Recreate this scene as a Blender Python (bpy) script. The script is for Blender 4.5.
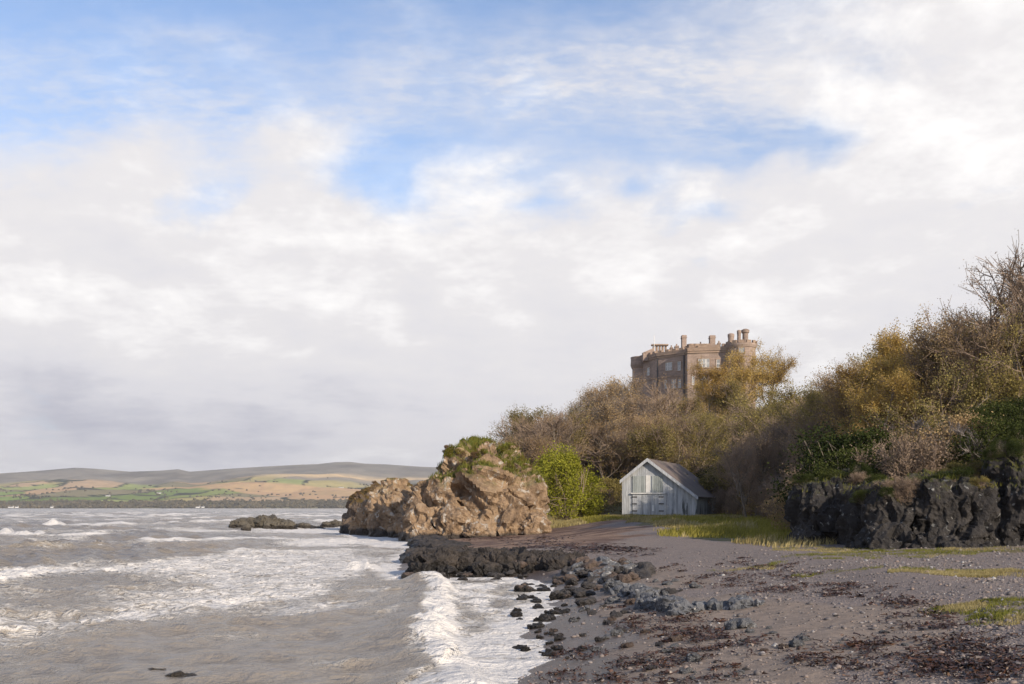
import bpy, math, random
import numpy as np
from mathutils import Vector, Matrix

for _o in list(bpy.data.objects):
    bpy.data.objects.remove(_o)
SC = bpy.context.scene
COL = SC.collection
rad = math.radians

# ------------------------------------------------------------------ camera
F, CX, HY, H = 995.0, 512.0, 507.5, 2.4          # focal length in pixels, centre column, horizon row, eye height
cam_d = bpy.data.cameras.new('camera')
cam = bpy.data.objects.new('camera', cam_d); COL.objects.link(cam)
cam.location = (0, 0, H); cam.rotation_euler = (rad(90), 0, 0)
cam_d.sensor_width = 36; cam_d.lens = F / 1024 * 36
cam_d.shift_y = (HY - 342) / 1024
cam_d.clip_start = 0.1; cam_d.clip_end = 60000
SC.camera = cam

# ------------------------------------------------------------------ light
SUN_AZ, SUN_EL = 142.0, 24.0       # degrees: azimuth clockwise from the view direction (+Y), elevation
SUN_STRENGTH = 5.0
SKY_STRENGTH = 0.10
SKY_TINT = (1.42, 1.52, 1.70)
HAZE_DENSITY = 0.00009
sd = Vector((math.sin(rad(SUN_AZ)) * math.cos(rad(SUN_EL)), math.cos(rad(SUN_AZ)) * math.cos(rad(SUN_EL)), math.sin(rad(SUN_EL))))
sun_d = bpy.data.lights.new('sun', 'SUN'); sun_d.energy = SUN_STRENGTH; sun_d.angle = rad(0.55); sun_d.color = (1.0, 0.86, 0.68)
sun = bpy.data.objects.new('sun', sun_d); COL.objects.link(sun)
sun.rotation_euler = sd.to_track_quat('Z', 'Y').to_euler(); sun.location = (60, -40, 60)

SC.view_settings.view_transform = 'Standard'
SC.view_settings.look = 'None'
SC.view_settings.exposure = 0.30
SC.view_settings.gamma = 1.0
SC.view_settings.use_curve_mapping = False
SC.cycles.max_bounces = 5; SC.cycles.diffuse_bounces = 2; SC.cycles.glossy_bounces = 2
SC.cycles.transmission_bounces = 3; SC.cycles.volume_bounces = 0; SC.cycles.transparent_max_bounces = 4
SC.cycles.use_denoising = True
SC.cycles.caustics_reflective = False; SC.cycles.caustics_refractive = False


# ------------------------------------------------------------------ node helper
class G:
    """tiny node-graph writer"""
    def __init__(s, tree): s.t = tree; s.n = tree.nodes; s.l = tree.links
    def put(s, sock, v):
        if isinstance(v, bpy.types.NodeSocket): s.l.new(v, sock)
        elif v is not None:
            if hasattr(sock, 'default_value') and not isinstance(v, (int, float)) and len(v) == 3 and sock.type == 'RGBA': v = (*v, 1)
            sock.default_value = v
    def m(s, op, a, b=None, c=None, clamp=False):
        n = s.n.new('ShaderNodeMath'); n.operation = op; n.use_clamp = clamp
        for i, v in enumerate((a, b, c)):
            if v is not None: s.put(n.inputs[i], v)
        return n.outputs[0]
    def add(s, a, b): return s.m('ADD', a, b)
    def sub(s, a, b): return s.m('SUBTRACT', a, b)
    def mul(s, a, b): return s.m('MULTIPLY', a, b)
    def sstep(s, a, lo, hi, o0=0.0, o1=1.0):
        n = s.n.new('ShaderNodeMapRange'); n.interpolation_type = 'SMOOTHSTEP'
        for i, v in enumerate((a, lo, hi, o0, o1)): s.put(n.inputs[i], v)
        return n.outputs[0]
    def lin(s, a, lo, hi, o0=0.0, o1=1.0):
        n = s.n.new('ShaderNodeMapRange'); n.clamp = True
        for i, v in enumerate((a, lo, hi, o0, o1)): s.put(n.inputs[i], v)
        return n.outputs[0]
    def mix(s, f, a, b, mode='MIX'):
        n = s.n.new('ShaderNodeMix'); n.data_type = 'RGBA'; n.blend_type = mode
        s.put(n.inputs[0], f); s.put(n.inputs[6], a); s.put(n.inputs[7], b)
        return n.outputs[2]
    def noise(s, vec, scale, detail=4, rough=0.55, dist=0.0, color=False):
        n = s.n.new('ShaderNodeTexNoise')
        s.put(n.inputs['Vector'], vec); s.put(n.inputs['Scale'], scale); s.put(n.inputs['Detail'], detail)
        s.put(n.inputs['Roughness'], rough); s.put(n.inputs['Distortion'], dist)
        return n.outputs['Color' if color else 'Fac']
    def voro(s, vec, scale, feature='F1', out='Distance', rnd=1.0):
        n = s.n.new('ShaderNodeTexVoronoi'); n.feature = feature
        s.put(n.inputs['Vector'], vec); s.put(n.inputs['Scale'], scale); s.put(n.inputs['Randomness'], rnd)
        return n.outputs[out]
    def ramp(s, fac, stops, interp='LINEAR'):
        n = s.n.new('ShaderNodeValToRGB'); n.color_ramp.interpolation = interp
        e = n.color_ramp.elements
        while len(e) < len(stops): e.new(0.5)
        for el, (p, c) in zip(e, stops): el.position = p; el.color = (*c, 1)
        s.put(n.inputs[0], fac); return n.outputs[0]
    def vmath(s, op, a, b=None):
        n = s.n.new('ShaderNodeVectorMath'); n.operation = op
        s.put(n.inputs[0], a)
        if b is not None: s.put(n.inputs[3 if op == 'SCALE' else 1], b)
        return n.outputs[0]
    def sep(s, v):
        n = s.n.new('ShaderNodeSeparateXYZ'); s.put(n.inputs[0], v); return n.outputs
    def comb(s, x, y, z):
        n = s.n.new('ShaderNodeCombineXYZ')
        for i, v in enumerate((x, y, z)): s.put(n.inputs[i], v)
        return n.outputs[0]
    def coord(s, which='Object'): return s.n.new('ShaderNodeTexCoord').outputs[which]
    def attr(s, name, out='Color'):
        n = s.n.new('ShaderNodeAttribute'); n.attribute_name = name; return n.outputs[out]
    def bump(s, height, strength=0.5, dist=0.05, normal=None):
        n = s.n.new('ShaderNodeBump'); s.put(n.inputs['Height'], height); s.put(n.inputs['Strength'], strength); s.put(n.inputs['Distance'], dist)
        if normal is not None: s.put(n.inputs['Normal'], normal)
        return n.outputs[0]


def new_mat(name):
    m = bpy.data.materials.new(name); m.use_nodes = True
    g = G(m.node_tree); b = m.node_tree.nodes['Principled BSDF']
    return m, g, b


# ------------------------------------------------------------------ sky: Nishita blue with a procedural cloud deck, laid out by azimuth and elevation
world = bpy.data.worlds.new('World'); SC.world = world; world.use_nodes = True
g = G(world.node_tree); bg = world.node_tree.nodes['Background']
sky = g.n.new('ShaderNodeTexSky'); sky.sky_type = 'NISHITA'; sky.sun_disc = False
sky.sun_elevation = rad(SUN_EL); sky.sun_rotation = rad(SUN_AZ); sky.air_density = 1.0; sky.dust_density = 0.6; sky.ozone_density = 1.5
dvec = g.coord('Generated'); sx, sy, sz = g.sep(dvec)
az = g.m('ARCTAN2', sx, sy)
el = g.m('ARCSINE', sz)
def azel(px, py):
    u, v = (px - CX) / F, (HY - py) / F
    return math.atan(u), math.atan(v / math.sqrt(1 + u * u))
def blobs(lst):
    tot = None
    wn = g.noise(dvec, 5.0, 4, 0.6, color=True); wx, wy, _ = g.sep(wn)
    waz = g.add(az, g.mul(g.sub(wx, 0.5), 0.16)); wel = g.add(el, g.mul(g.sub(wy, 0.5), 0.10))
    for px, py, rx, ry, a in lst:
        A, E = azel(px, py)
        dx = g.mul(g.sub(waz, A), F / rx); dy = g.mul(g.sub(wel, E), F / ry)
        e = g.m('EXPONENT', g.mul(g.add(g.mul(dx, dx), g.mul(dy, dy)), -1.0))
        t = g.mul(e, a)
        tot = t if tot is None else g.add(tot, t)
    return tot
den = g.add(g.m('MAXIMUM', sz, 0.0), 0.16)
q = g.comb(g.m('DIVIDE', sx, den), g.m('DIVIDE', sy, den), 0.0)
def cloud_fbm(o, fine=True):
    v = g.vmath('ADD', q, o)
    a = g.noise(v, 1.15, 8, 0.55, 0.25)
    return g.add(g.mul(a, 0.66), g.mul(g.noise(v, 3.9, 8, 0.64, 0.15), 0.34))
n1 = cloud_fbm((3.1, 1.7, 0.4))
n1s = cloud_fbm((3.1 + 0.16, 1.7 - 0.06, 0.4))
qf = g.vmath('MULTIPLY', dvec, (1.0, 1.0, 1.55))
nf = g.noise(qf, 8.5, 9, 0.60, 0.25)
nfs = g.noise(g.vmath('ADD', qf, (0.026, -0.01, 0.028)), 8.5, 9, 0.60, 0.25)
# coverage: full low in the sky, with holes where the blue shows
cover = g.sstep(el, azel(512, 70)[1], azel(512, 300)[1], -0.05, 0.42)
holes = blobs([(240, 0, 230, 62, -0.34), (425, 110, 60, 70, -0.30), (575, 35, 90, 50, -0.26), (388, 190, 60, 22, -0.24), (640, 128, 60, 18, -0.34), (740, 138, 70, 20, -0.42),
               (0, 128, 60, 40, -0.24), (110, 95, 130, 24, -0.14), (215, 206, 38, 24, -0.17), (525, 215, 30, 9, -0.16), (815, 150, 30, 22, -0.26), (500, 60, 60, 60, -0.15), (150, 215, 40, 20, -0.12),
               (960, 60, 170, 150, 0.42), (375, 20, 40, 40, 0.20), (390, 75, 22, 40, 0.16), (80, 165, 130, 45, 0.22), (285, 140, 60, 24, 0.24), (290, 218, 60, 30, 0.24), (450, 180, 50, 30, 0.16),
               (1000, 190, 34, 12, -0.24), (940, 175, 30, 12, -0.14), (590, 170, 50, 24, 0.14), (690, 218, 44, 11, -0.19), (645, 195, 30, 9, -0.13), (700, 255, 30, 9, -0.17), (960, 215, 30, 12, -0.24)])
dens = g.add(g.add(g.add(n1, cover), holes), g.mul(g.sub(nf, 0.5), 0.50))
mask = g.sstep(dens, 0.42, 0.80)
# thin veil: a soft white film with fine mackerel ripples high in the sky
qr = g.vmath('MULTIPLY', q, (9.0, 15.0, 1.0))
rip = g.sstep(g.noise(qr, 2.0, 4, 0.6, 0.3), 0.30, 0.75)
film = g.sstep(g.noise(g.vmath('MULTIPLY', q, (1.5, 3.2, 1.0)), 1.3, 7, 0.60, 0.2), 0.30, 0.72)
veilw = g.add(blobs([(670, 80, 170, 40, 0.55), (90, 120, 200, 42, 0.46), (390, 60, 50, 80, 0.24), (790, 70, 110, 70, 0.45), (40, 50, 70, 18, 0.20), (200, 45, 80, 14, 0.26), (530, 95, 80, 34, 0.34), (300, 110, 200, 50, 0.22), (720, 140, 90, 24, 0.14)]), 0.06)
veil = g.mul(veilw, g.add(0.22, g.add(g.mul(film, 0.65), g.mul(rip, 0.55))))
hz = g.sstep(el, 0.44, 0.16, 0.04, 0.45)
thin = g.m('MINIMUM', g.add(veil, g.mul(hz, g.add(0.55, g.mul(film, 0.45)))), 0.90)
mask = g.sub(1.0, g.mul(g.sub(1.0, mask), g.sub(1.0, thin)))
# cloud brightness: relief from the light side, darker undersides low in the sky, a glare of thin cloud to the right
relief = g.add(g.mul(g.sub(n1, n1s), 1.25), g.mul(g.sub(nf, nfs), g.sstep(el, 0.04, 0.22, 0.30, 0.70)))
body = g.mul(g.sub(n1, 0.5), 0.32)
lum = blobs([(130, 425, 240, 40, -0.44), (330, 390, 260, 46, -0.20), (560, 420, 240, 50, -0.06), (30, 365, 110, 36, -0.20), (780, 318, 220, 22, -0.12),
             (985, 60, 190, 130, 0.14), (300, 215, 130, 40, 0.10), (10, 295, 55, 24, 0.16), (450, 200, 60, 40, 0.10), (740, 75, 80, 70, -0.16), (860, 110, 60, 60, -0.05),
             (430, 310, 120, 40, 0.08), (170, 310, 200, 45, 0.10), (60, 250, 90, 30, -0.16), (860, 390, 120, 60, 0.10), (250, 463, 400, 11, 0.22)])
L = g.m('MINIMUM', g.m('MAXIMUM', g.add(g.add(g.add(relief, body), lum), 0.74), 0.0), 1.0)
cloud_col = g.ramp(L, [(0.0, (4.5, 4.5, 5.15)), (0.45, (6.75, 6.62, 6.88)), (0.75, (7.3, 7.1, 7.15)), (1.0, (9.1, 8.9, 8.75))])
blue = g.mix(1.0, sky.outputs[0], SKY_TINT, 'MULTIPLY')
g.put(bg.inputs['Color'], g.mix(mask, blue, cloud_col))
bg.inputs['Strength'].default_value = SKY_STRENGTH
world.cycles.sampling_method = 'MANUAL'; world.cycles.sample_map_resolution = 512


# ------------------------------------------------------------------ numeric helpers
def sstepn(x, a, b):
    t = np.clip((x - a) / (b - a), 0, 1); return t * t * (3 - 2 * t)

def _hash(ix, iy, iz, seed):
    with np.errstate(over='ignore'):
        h = (ix.astype(np.int64) * 374761393 + iy.astype(np.int64) * 668265263 + iz.astype(np.int64) * 2147483647 + seed * 1274126177) & 0xffffffff
        h = ((h ^ (h >> 13)) * 1274126177) & 0xffffffff
        h = ((h ^ (h >> 16)) * 2246822519) & 0xffffffff
        h = h ^ (h >> 15)
    return h

def rnd01(ix, iy, iz, seed): return _hash(ix, iy, iz, seed) / 4294967296.0

def perlin(p, seed=0):
    """value noise with quintic fade, -1..1"""
    p = np.asarray(p, float); i = np.floor(p).astype(np.int64); f = p - i
    f = f * f * f * (f * (f * 6 - 15) + 10)
    r = 0
    for dx in (0, 1):
        wx = f[:, 0] if dx else 1 - f[:, 0]
        for dy in (0, 1):
            wy = f[:, 1] if dy else 1 - f[:, 1]
            for dz in (0, 1):
                wz = f[:, 2] if dz else 1 - f[:, 2]
                r = r + wx * wy * wz * rnd01(i[:, 0] + dx, i[:, 1] + dy, i[:, 2] + dz, seed)
    return r * 2 - 1

def fbm(p, octaves=4, seed=0, gain=0.5):
    p = np.asarray(p, float); a, t = 1.0, 0
    for k in range(octaves):
        t = t + a * perlin(p * 2.03 ** k + k * 17.3, seed + k); a *= gain
    return t

def fbm2(x, y, octaves=4, seed=0, gain=0.5):
    sh = np.shape(x); p = np.stack([np.ravel(x), np.ravel(y), np.zeros(np.size(x)) + 0.37], 1)
    return fbm(p, octaves, seed, gain).reshape(sh)

def blocks(p, seed=0, tilt=0.6):
    """cell noise that breaks a surface into tilted facets: offset per nearest cell plus a plane through it; roughly -1..1"""
    p = np.asarray(p, float); i = np.floor(p).astype(np.int64)
    best = np.full(len(p), 1e9); val = np.zeros(len(p)); best2 = best.copy(); val2 = val.copy()
    for dx in (-1, 0, 1):
        for dy in (-1, 0, 1):
            for dz in (-1, 0, 1):
                cx, cy, cz = i[:, 0] + dx, i[:, 1] + dy, i[:, 2] + dz
                c = np.stack([cx + rnd01(cx, cy, cz, seed), cy + rnd01(cx, cy, cz, seed + 1), cz + rnd01(cx, cy, cz, seed + 2)], 1)
                d = np.sqrt(((p - c) ** 2).sum(1))
                n = np.stack([rnd01(cx, cy, cz, seed + k) * 2 - 1 for k in (3, 4, 5)], 1)
                v = (rnd01(cx, cy, cz, seed + 6) * 2 - 1) * (1 - tilt * 0.5) + tilt * ((p - c) * n).sum(1)
                w = d < best; w2 = ~w & (d < best2)
                best2 = np.where(w, best, np.where(w2, d, best2)); val2 = np.where(w, val, np.where(w2, v, val2))
                best = np.where(w, d, best); val = np.where(w, v, val)
    t = 0.5 + 0.5 * sstepn(best2 - best, 0.0, 0.06)
    return val * t + val2 * (1 - t)

def poly_sdf(x, y, poly):
    """signed distance to a polygon, positive inside"""
    sh = np.shape(x); px, py = np.ravel(x), np.ravel(y)
    d = np.full(px.shape, 1e18); inside = np.zeros(px.shape, bool)
    n = len(poly)
    for k in range(n):
        ax, ay = poly[k]; bx, by = poly[(k + 1) % n]
        ex, ey = bx - ax, by - ay
        t = np.clip(((px - ax) * ex + (py - ay) * ey) / (ex * ex + ey * ey + 1e-12), 0, 1)
        d = np.minimum(d, (px - ax - t * ex) ** 2 + (py - ay - t * ey) ** 2)
        c = (ay > py) != (by > py)
        if ay != by:
            xi = ax + (py - ay) / (by - ay) * ex
            inside ^= c & (px < xi)
    d = np.sqrt(d)
    return np.where(inside, d, -d).reshape(sh)

def line_dist(x, y, pts):
    """distance to a polyline, the signed side (positive to the right of travel) and the running position"""
    d = np.full(np.shape(x), 1e18); side = np.zeros(np.shape(x)); pos = np.zeros(np.shape(x)); run = 0
    for (ax, ay), (bx, by) in zip(pts[:-1], pts[1:]):
        ex, ey = bx - ax, by - ay; L2 = ex * ex + ey * ey
        t = np.clip(((x - ax) * ex + (y - ay) * ey) / L2, 0, 1)
        dd = (x - ax - t * ex) ** 2 + (y - ay - t * ey) ** 2
        w = dd < d
        d = np.where(w, dd, d); side = np.where(w, (x - ax) * ey - (y - ay) * ex, side); pos = np.where(w, run + t * math.sqrt(L2), pos)
        run += math.sqrt(L2)
    return np.sqrt(d), np.sign(side), pos, run


# ------------------------------------------------------------------ mesh helpers
def mesh_np(name, V, faces, mats=(), mat_idx=None, smooth=False, attrs=None):
    """faces: (N,k) array or list of such arrays"""
    if isinstance(faces, np.ndarray): faces = [faces]
    faces = [f for f in faces if len(f)]
    me = bpy.data.meshes.new(name)
    V = np.asarray(V, np.float32)
    me.vertices.add(len(V)); me.vertices.foreach_set('co', V.ravel())
    idx = np.concatenate([f.ravel() for f in faces]).astype(np.int32)
    cnt = np.concatenate([np.full(len(f), f.shape[1]) for f in faces])
    start = np.concatenate([[0], np.cumsum(cnt)[:-1]]).astype(np.int32)
    me.loops.add(len(idx)); me.loops.foreach_set('vertex_index', idx)
    me.polygons.add(len(cnt)); me.polygons.foreach_set('loop_start', start)
    for m in mats: me.materials.append(m)
    if mat_idx is not None: me.polygons.foreach_set('material_index', np.asarray(mat_idx, np.int32))
    me.update(calc_edges=True)
    me.polygons.foreach_set('use_smooth', np.full(len(cnt), smooth))
    if attrs:
        for k, a in attrs.items():
            a = np.asarray(a, np.float32)
            if a.ndim == 1:
                at = me.attributes.new(k, 'FLOAT', 'POINT'); at.data.foreach_set('value', a)
            else:
                if a.shape[1] == 3: a = np.concatenate([a, np.ones((len(a), 1), np.float32)], 1)
                at = me.color_attributes.new(k, 'FLOAT_COLOR', 'POINT'); at.data.foreach_set('color', a.ravel())
    me.validate(clean_customdata=False)
    return me

def obj(name, me, parent=None, loc=None):
    o = bpy.data.objects.new(name, me); COL.objects.link(o)
    if parent is not None: o.parent = parent
    if loc is not None: o.location = loc
    return o

def tag(o, label=None, cat=None, group=None, kind=None):
    if label: o['label'] = label
    if cat: o['category'] = cat
    if group: o['group'] = group
    if kind: o['kind'] = kind
    return o

def empty(name, loc=(0, 0, 0), rz=0.0, label=None, cat=None, group=None):
    o = bpy.data.objects.new(name, None); COL.objects.link(o)
    o.location = loc; o.rotation_euler = (0, 0, rz); o.empty_display_size = 0.3
    return tag(o, label, cat, group)

def copy_thing(root, children):
    r = root.copy(); COL.objects.link(r)
    for ch in children:
        c = ch.copy(); COL.objects.link(c); c.parent = r
    return r

def grid_faces(nr, nc):
    a = np.arange(nr - 1)[:, None] * nc + np.arange(nc - 1)[None, :]
    return np.stack([a, a + 1, a + nc + 1, a + nc], -1).reshape(-1, 4)

class MB:
    """collects boxes, prisms and lathes into one mesh"""
    def __init__(s): s.v = []; s.f = []
    def raw(s, verts, faces):
        o = len(s.v); s.v += [tuple(p) for p in verts]; s.f += [tuple(i + o for i in f) for f in faces]; return s
    def box(s, x0, x1, y0, y1, z0, z1, M=None):
        P = [Vector(p) for p in ((x0, y0, z0), (x1, y0, z0), (x1, y1, z0), (x0, y1, z0), (x0, y0, z1), (x1, y0, z1), (x1, y1, z1), (x0, y1, z1))]
        if M is not None: P = [M @ p for p in P]
        return s.raw(P, [(0, 3, 2, 1), (4, 5, 6, 7), (0, 1, 5, 4), (1, 2, 6, 5), (2, 3, 7, 6), (3, 0, 4, 7)])
    def prism(s, poly, z0, z1, M=None):
        n = len(poly); P = [Vector((x, y, z0)) for x, y in poly] + [Vector((x, y, z1)) for x, y in poly]
        if M is not None: P = [M @ p for p in P]
        return s.raw(P, [tuple(range(n))[::-1], tuple(range(n, 2 * n))] + [(i, (i + 1) % n, n + (i + 1) % n, n + i) for i in range(n)])
    def lathe(s, prof, cx=0, cy=0, n=24, cap=True):
        P = []; Fc = []
        for r, z in prof:
            for k in range(n): P.append((cx + r * math.cos(2 * math.pi * k / n), cy + r * math.sin(2 * math.pi * k / n), z))
        for j in range(len(prof) - 1):
            for k in range(n): Fc.append((j * n + k, j * n + (k + 1) % n, (j + 1) * n + (k + 1) % n, (j + 1) * n + k))
        if cap: Fc += [tuple(range(n))[::-1], tuple((len(prof) - 1) * n + k for k in range(n))]
        return s.raw(P, Fc)
    def build(s, name, mat, parent=None, smooth=False, loc=None):
        me = bpy.data.meshes.new(name); me.from_pydata(s.v, [], s.f); me.materials.append(mat); me.update()
        if smooth: me.polygons.foreach_set('use_smooth', [True] * len(me.polygons))
        return obj(name, me, parent, loc)

# ------------------------------------------------------------------ land form
SHORE = [(-1.0, -80), (-0.9, 0), (-0.6, 10), (-0.15, 13.5), (0.6, 16.1), (0.15, 18.5), (0.9, 22), (1.1, 26.7), (1.0, 30.8), (0, 33.0), (-3.4, 33.6), (-4.6, 40),
         (-4.8, 48), (-5.2, 56), (-6.2, 64), (-8, 72), (-13, 92), (-19, 106), (-14, 118), (-6, 126), (-4, 190), (0, 260), (4, 420), (400, 420), (400, -80)]
HILL = [(-3.5, 80), (3.0, 84), (6, 92), (10, 103), (13, 106), (18, 108), (23, 106), (23.5, 96), (19, 76), (15.5, 60), (13.6, 48), (12.6, 40), (12.6, 36), (15, 34.5), (19, 33),
        (24, 27), (23, 20), (22, 8), (21, -4), (21, -16), (21, -80), (400, -80), (400, 420), (10, 420), (3, 200), (0, 126), (-4, 98)]

def ground_z(x, y, fine=True):
    x = np.asarray(x, float); y = np.asarray(y, float)
    s = poly_sdf(x, y, SHORE)
    near_head = sstepn(y, 45, 62) * (1 - sstepn(x, 2, 9)) * (1 - sstepn(y, 96, 120))
    top = 1.22 * (1 - 0.5 * near_head)
    z = np.where(s > 0, top * (1 - np.exp(-np.maximum(s, 0) / 5.0)), np.maximum(s * 0.13, -3.0))
    z = z + sstepn(y, 34, 92) * sstepn(s, 6, 16) * 0.44
    # storm berm: a low crest that runs up the shingle
    z = z + 0.12 * np.exp(-((s - 7.2) / 1.1) ** 2) * (1 - sstepn(y, 26, 40)) * sstepn(y, -20, 0)
    h = poly_sdf(x, y, HILL)
    cap = 9.0 + 10.5 * sstepn(y, 95, 185) + 5.0 * sstepn(x, 30, 60) * (1 - sstepn(y, 60, 150))
    cap = cap * (0.35 + 0.65 * sstepn(x + 0.05 * (y - 90), -6, 16))
    hh = np.maximum(h, 0)
    slope = 0.50 - 0.10 * sstepn(y, 88, 112) + 0.14 * sstepn(y, 135, 190)
    off = 1 - sstepn(y, 0, 24)
    cap = cap + 1.0 * off
    rise = cap * (1 - np.exp(-hh * slope / cap * 1.25))
    z = z + np.where(h > 0, rise, 0)
    z = z + np.where(s > -2, fbm2(x * 0.35, y * 0.35, 3, 5) * 0.035, 0) + np.where(h > 0, fbm2(x * 0.12, y * 0.12, 3, 9) * 0.9 * sstepn(h, 0, 6), 0)
    if fine:
        z = z + np.where(s > -1, fbm2(x * 1.7, y * 1.7, 3, 15) * 0.018, 0)
    return z

def gz(x, y): return float(ground_z(np.array([x]), np.array([y]))[0])

def gp(px, py):
    """the ground point seen at a pixel of the photograph: used once, to find where things stand"""
    u, v = (px - CX) / F, (HY - py) / F
    d = np.exp(np.linspace(math.log(6), math.log(400), 900))
    below = ground_z(u * d, d, False) - (H + v * d)
    k = int(np.argmax(below > 0)); k = k if below[k] > 0 else len(d) - 1
    return float(u * d[k]), float(d[k])

# ------------------------------------------------------------------ ground sheet (polar about the beach, fine where it is seen)
def fan_angles(lo, hi, step_in, rest):
    a = list(np.arange(lo, hi, step_in))
    b = list(np.arange(hi, 360 + lo, rest))
    return np.radians(np.array(a + b + [360 + lo]))

th = fan_angles(-40.0, 40.0, 0.17, 3.0)
rr = np.concatenate([[0.02, 0.5, 1.2, 2, 3, 4], np.exp(np.linspace(math.log(5), math.log(130), 330)), np.exp(np.linspace(math.log(132), math.log(9000), 70))])
R_, T_ = np.meshgrid(rr, th, indexing='ij')
GX, GY = R_ * np.sin(T_), R_ * np.cos(T_)
GZ = ground_z(GX, GY)
S_ = poly_sdf(GX, GY, SHORE); HD = poly_sdf(GX, GY, HILL)
wob = fbm2(GX * 0.22, GY * 0.22, 4, 31) * 1.0
# zones: sand low on the beach, shingle above, turf and soil by the hill foot
sand = (1 - sstepn(S_ + wob * 2.0, 3.6, 5.6)) * (1 - sstepn(GY, 26, 34))
wet = 1 - sstepn(S_ + wob * 0.7, 0.5, 2.2)
turf = sstepn(HD + wob * 1.6, -1.8, 0.3)
gr_poly = [(7.0, 44), (9.5, 34.5), (12.5, 36.0), (13, 44), (24, 98), (12, 98), (3, 84), (3, 77), (9, 73)]
turf = np.maximum(turf, sstepn(poly_sdf(GX, GY, gr_poly) + wob * 1.0, -0.4, 0.9))
for (cx, cy, rx, ry) in ((9.2, 20.5, 1.2, 0.9), (6.9, 13.3, 1.0, 1.6), (10.3, 28.5, 2.2, 0.8), (8.0, 22.5, 1.4, 0.5), (10.2, 32.0, 1.2, 1.6), (13.5, 29.0, 2.4, 1.2)):
    turf = np.maximum(turf, 0.75 * sstepn(1 - np.hypot((GX - cx) / rx, (GY - cy) / ry) + wob * 0.4, 0.0, 0.35))
redsand = sstepn(GY + wob * 3, 36, 42) * (1 - sstepn(GX + wob * 2 - (GY - 36) * 0.10, 1.5, 7))
zone = np.stack([sand.ravel(), turf.ravel(), wet.ravel(), redsand.ravel()], 1)

m_ground, g, b = new_mat('beach_ground')
P = g.coord('Object'); za = g.attr('zone'); zr, zg, zb = g.sep(za); zal = g.attr('zone', 'Alpha')
nA = g.noise(P, 0.5, 6, 0.6); nB = g.noise(P, 6.0, 5, 0.65); nC = g.noise(P, 40.0, 4, 0.7)
pv = g.voro(P, 24.0, out='Color'); pvs, _, _ = g.sep(pv); pd = g.voro(P, 24.0)
pv2 = g.voro(P, 60.0, out='Color'); pvs2, pvs3, _ = g.sep(pv2); pd2 = g.voro(P, 60.0)
peb = g.ramp(g.add(g.mul(pvs, 0.55), g.mul(pvs2, 0.45)), [(0.0, (0.088, 0.074, 0.069)), (0.35, (0.165, 0.138, 0.128)), (0.62, (0.218, 0.180, 0.163)), (0.82, (0.255, 0.196, 0.162)), (1.0, (0.33, 0.30, 0.28))])
shingle = g.mix(g.mul(g.sstep(nA, 0.4, 0.62), 0.5), peb, (0.22, 0.175, 0.152))
shingle = g.mix(g.mul(g.sstep(nB, 0.62, 0.75), 0.6), shingle, (0.050, 0.038, 0.036))
sandc = g.mix(g.sstep(nB, 0.35, 0.7), (0.255, 0.198, 0.156), (0.175, 0.136, 0.108))
sandc = g.mix(g.mul(g.sstep(nC, 0.6, 0.72), 0.6), sandc, (0.05, 0.045, 0.045))
redc = g.mix(g.sstep(g.noise(g.vmath('MULTIPLY', P, (0.35, 0.9, 1)), 0.9, 6, 0.62), 0.4, 0.6), (0.25, 0.165, 0.115), (0.095, 0.054, 0.042))
turfc = g.mix(g.sstep(nB, 0.35, 0.68), (0.115, 0.105, 0.036), (0.15, 0.115, 0.06))
col = g.mix(g.sstep(g.add(zr, g.mul(g.sub(nB, 0.5), 0.7)), 0.35, 0.65), shingle, sandc)
col = g.mix(g.sstep(g.add(zal, g.mul(g.sub(nB, 0.5), 0.6)), 0.35, 0.65), col, redc)
col = g.mix(g.sstep(g.add(zg, g.mul(g.sub(nB, 0.5), 0.8)), 0.35, 0.65), col, turfc)
wetf = g.sstep(g.add(zb, g.mul(g.sub(nB, 0.5), 0.3)), 0.3, 0.7)
col = g.mix(wetf, col, g.mix(1.0, col, (0.50, 0.48, 0.47), 'MULTIPLY'))
g.put(b.inputs['Base Color'], col)
g.put(b.inputs['Roughness'], g.lin(wetf, 0, 1, 0.9, 0.32))
b.inputs['Specular IOR Level'].default_value = 0.35
stony = g.sub(1.0, g.m('MAXIMUM', zr, zg))
hgt = g.add(g.mul(g.mul(g.sub(1.0, g.m('MINIMUM', g.mul(pd, 1.6), 1.0)), stony), 0.6), g.add(g.mul(g.sub(1.0, pd2), g.mul(stony, 0.3)), g.mul(nC, 0.35)))
g.put(b.inputs['Normal'], g.bump(g.add(hgt, g.mul(nB, 0.8)), 0.9, 0.045))
me = mesh_np('ground', np.stack([GX.ravel(), GY.ravel(), GZ.ravel()], 1), grid_faces(*GX.shape)[:, ::-1], [m_ground], smooth=True, attrs={'zone': zone})
tag(obj('ground', me), 'shingle and sand beach rising into a wooded bank', kind='structure')

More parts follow.
